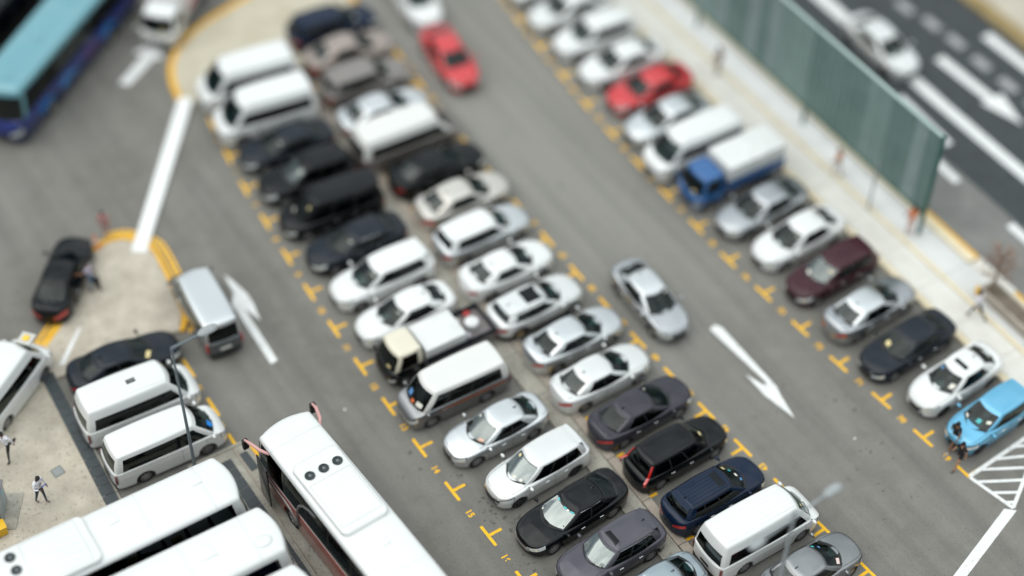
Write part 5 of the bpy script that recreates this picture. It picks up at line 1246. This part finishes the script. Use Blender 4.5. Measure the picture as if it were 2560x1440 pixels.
    if print_:
        V = []; F = []
        def chest(y, z):
            zz = z*s-zmin; return Vector((math.sin(ln)*(z-.95)*s+math.sqrt(max(0,1-(y/.19)**2))*.150*s+.008, y*s, zz))
        for nm_, pts, mt_ in print_(): 
            mk(nm_, [chest(y,z)+Vector((k*.002,0,0)) for k,(y,z) in [(1,q) for q in pts]], [tuple(range(len(pts)))], mt_, rt, smooth=False)
    return rt
def shirt_print():
    ring = [(.075*math.cos(t), 1.25+.095*math.sin(t)) for t in np.linspace(0, 2*math.pi, 20, endpoint=False)]
    inner = [(.062*math.cos(t), 1.25+.080*math.sin(t)) for t in np.linspace(0, 2*math.pi, 20, endpoint=False)]
    blob = [(-.01+.032*math.cos(t), 1.26+.042*math.sin(t)) for t in np.linspace(0, 2*math.pi, 12, endpoint=False)]
    return [('shirt_print', ring, mat('print_dark',(.05,.05,.06),.8)), ('shirt_print', inner, mat('print_white',(.7,.7,.71),.8)), ('shirt_print', blob, mat('print_brown',(.40,.16,.05),.8))]
p1 = person((-13.78,2.95,.12), R(-62), 'man standing on the concrete in a printed white long sleeved shirt and blue jeans', 1.72, 'dark', (.70,.69,.74), (.018,.04,.065), (.18,.12,.14), stride=(10,-14), knee=(4,4), arms=((4,12),(14,95)), out=(14,22), headdown=28, print_=shirt_print)
mb = MB(); mb.box(-.02,-.09,-.05,.02,.09,.06,b=.01); o = mb.obj('phone', mat('blue_case',(.02,.09,.45),.4), loc=(-13.60,2.75,1.30)); o.rotation_euler = (0,R(30),R(-62)); tag(o, 'blue phone held up by the man in the printed shirt', 'phone')
person((-14.06,5.62,.12), R(215), 'man striding towards the left edge in a white shirt and black trousers', 1.74, 'brown', (.72,.72,.76), (.012,.012,.014), (.01,.01,.01), stride=(18,-28), knee=(8,55), arms=((-25,15),(28,25)), lean=6)
person((17.80,-14.40,0), R(188), 'woman in a black top and short black skirt walking past the blue hatchback', 1.62, 'tan', (.012,.012,.013), (.012,.012,.013), (.10,.06,.04), sleeve='short', legs='short', stride=(28,-24), knee=(6,22), arms=((-10,20),(20,95)), longhair=True, skirt=False)
person((18.28,-13.55,0), R(194), 'second walker in a dark top, half hidden beyond the woman in black', 1.68, 'brown', (.015,.014,.016), (.06,.03,.022), (.45,.43,.42), sleeve='short', legs='short', stride=(32,-26), knee=(6,20), arms=((25,25),(-22,15)), longhair=True)
mb = MB(); mb.box(-.10,-.05,-.16,.10,.05,.12,b=.03); mb.tube([(-.06,0,.12),(-.03,0,.34),(.03,0,.34),(.06,0,.12)],.012,6); o = mb.obj('handbag', mat('bag_brown',(.25,.07,.03),.5), loc=(18.05,-14.28,.62)); o.rotation_euler = (0,0,R(100)); tag(o, 'reddish brown bag hanging at the side of the woman in black', 'bag')
person((-7.68,12.22,.12), R(140), 'man in a lilac shirt and jeans standing at the open door of the black saloon', 1.72, 'brown', (.42,.38,.46), (.10,.16,.24), (.05,.05,.05), sleeve='short', arms=((45,30),(15,20)), stride=(6,-8))
person((23.65,-8.95,.14), R(95), 'person in a white shirt and dark trousers walking on the pale pavement', 1.70, 'brown', (.68,.66,.70), (.02,.025,.025), (.2,.12,.1), stride=(24,-26), knee=(8,28), arms=((-22,15),(24,20)))
person((24.55,-3.62,.15), R(60), 'person in an orange vest standing against the end post of the green screen', 1.68, 'brown', (.60,.14,.03), (.55,.35,.30), (.2,.15,.12), sleeve='short', arms=((10,20),(15,30)))
person((24.2,1.0,.15), R(100), 'person in a pale orange top walking under the green screen', 1.6, 'tan', (.60,.28,.16), (.5,.45,.42), (.3,.25,.2), sleeve='short', stride=(15,-15))
person((23.7,9.5,.15), R(90), 'person in brownish clothes far up the pale pavement', 1.68, 'brown', (.33,.25,.22), (.28,.23,.21), (.2,.15,.12))
# marker posts at the island tip
cn = empty('traffic_cone', (-6.55,14.62,0), 0, 'orange and white cone on the yellow kerb by the black saloon', 'cone')
mb = MB(); mb.box(-.22,-.22,0,.22,.22,.04,b=.01); mb.obj('base', mat('cone_orange',(.70,.16,.02),.5), cn)
mb = MB(); mb.tube([(0,0,.04),(0,0,.30)],[.17,.125],14); mb.tube([(0,0,.501),(0,0,.75)],[.08,.03],14); mb.obj('cone', mat('cone_orange',(.70,.16,.02),.5), cn)
mb = MB(); mb.tube([(0,0,.30),(0,0,.50)],[.124,.081],14); mb.obj('band', PAPER, cn)
person((-5.9,14.95,0), R(-120), 'person in pinkish red standing in the lane at the tip of the yellow kerb', 1.65, 'tan', (.42,.20,.20), (.34,.20,.20), (.3,.2,.2), sleeve='short')
# lit sign lamp on the left minibus corner
ys = empty('sign_lamp', (-11.55,9.1,.12), R(40), 'square white framed lamp with a yellow centre on a short pole by the left minibus', 'lamp')
mb = MB(); mb.tube([(0,0,0),(0,0,2.2)],.04,8); mb.obj('pole', GALV, ys)
mb = MB(); mb.box(-.3,-.3,2.2,.3,.3,2.28,b=.02); mb.obj('frame', mat('frame_pale',(.5,.49,.45),.5), ys)
mb = MB(); mb.ell((0,0,2.29),(.16,.16,.07)); mb.obj('lens', mat('lens_yellow',(.80,.52,.05),.3), ys)
# pinkish cap stone and plate on the island
st = MB(); st.box(-.3,-.08,0,.3,.08,.02); 
struct(sheet('white_line', [(-9.15,10.5),(-8.95,10.55),(-10.35,9.0),(-10.6,9.05)][::-1], .125, WHITEP))
# dark oil stains where noses stand over the bays
OIL = noisy('oil_stain', (.070,.067,.060), (.10,.097,.088), 5, rough=.6)
rs = random.Random(3)
for (cx, cy, n_, sp) in ((.9,-6.6,34,.34),(1.35,-7.5,26,.26),(.75,-9.6,22,.30),(.55,-4.6,14,.26),(1.5,-12.0,16,.3),(15.3,-12.2,12,.5),(14.6,-14.6,14,.6),(13.4,-7.9,8,.5),(15.9,-9.4,8,.6),(-.9,-3.0,10,.5)):
    V = []; F = []
    for k in range(int(n_*.9)):
        x, y = cx+rs.gauss(0,sp), cy+rs.gauss(0,sp*1.2); r_ = abs(rs.gauss(0,.035))+.010; m_ = 7; b_ = len(V)
        for q in range(m_): a_ = 2*math.pi*q/m_; rr = r_*rs.uniform(.5,1.3); V.append((x+rr*math.cos(a_)*1.3, y+rr*math.sin(a_), .0012+k*.00002))
        F.append(tuple(range(b_, b_+m_)))
    struct(mk('oil_stain', V, F, OIL, smooth=False))
# litter specks on the asphalt
for k in (0, 3, 4, 6):
    x, y = [(15.2,-11.2),(16.9,-13.2),(14.3,-9.6),(19.0,-12.9),(-1.6,.9),(15.9,-15.7),(13.0,-12.7)][k]
    mb = MB(); mb.box(-.045,-.03,.004,.045,.035,.015); o = mb.obj('litter', PAPER, loc=(x,y,0), smooth=False); o.rotation_euler = (0,0,k*.9); tag(o, ['scrap of pale litter on the middle lane asphalt','scrap of litter near the front of the light blue hatchback','scrap of litter beside the lane arrow head','crumpled scrap in front of the white sunroof saloon','scrap of litter on the near lane','scrap of litter below the hatched box corner','scrap of litter in front of the white minibus'][k], 'litter')
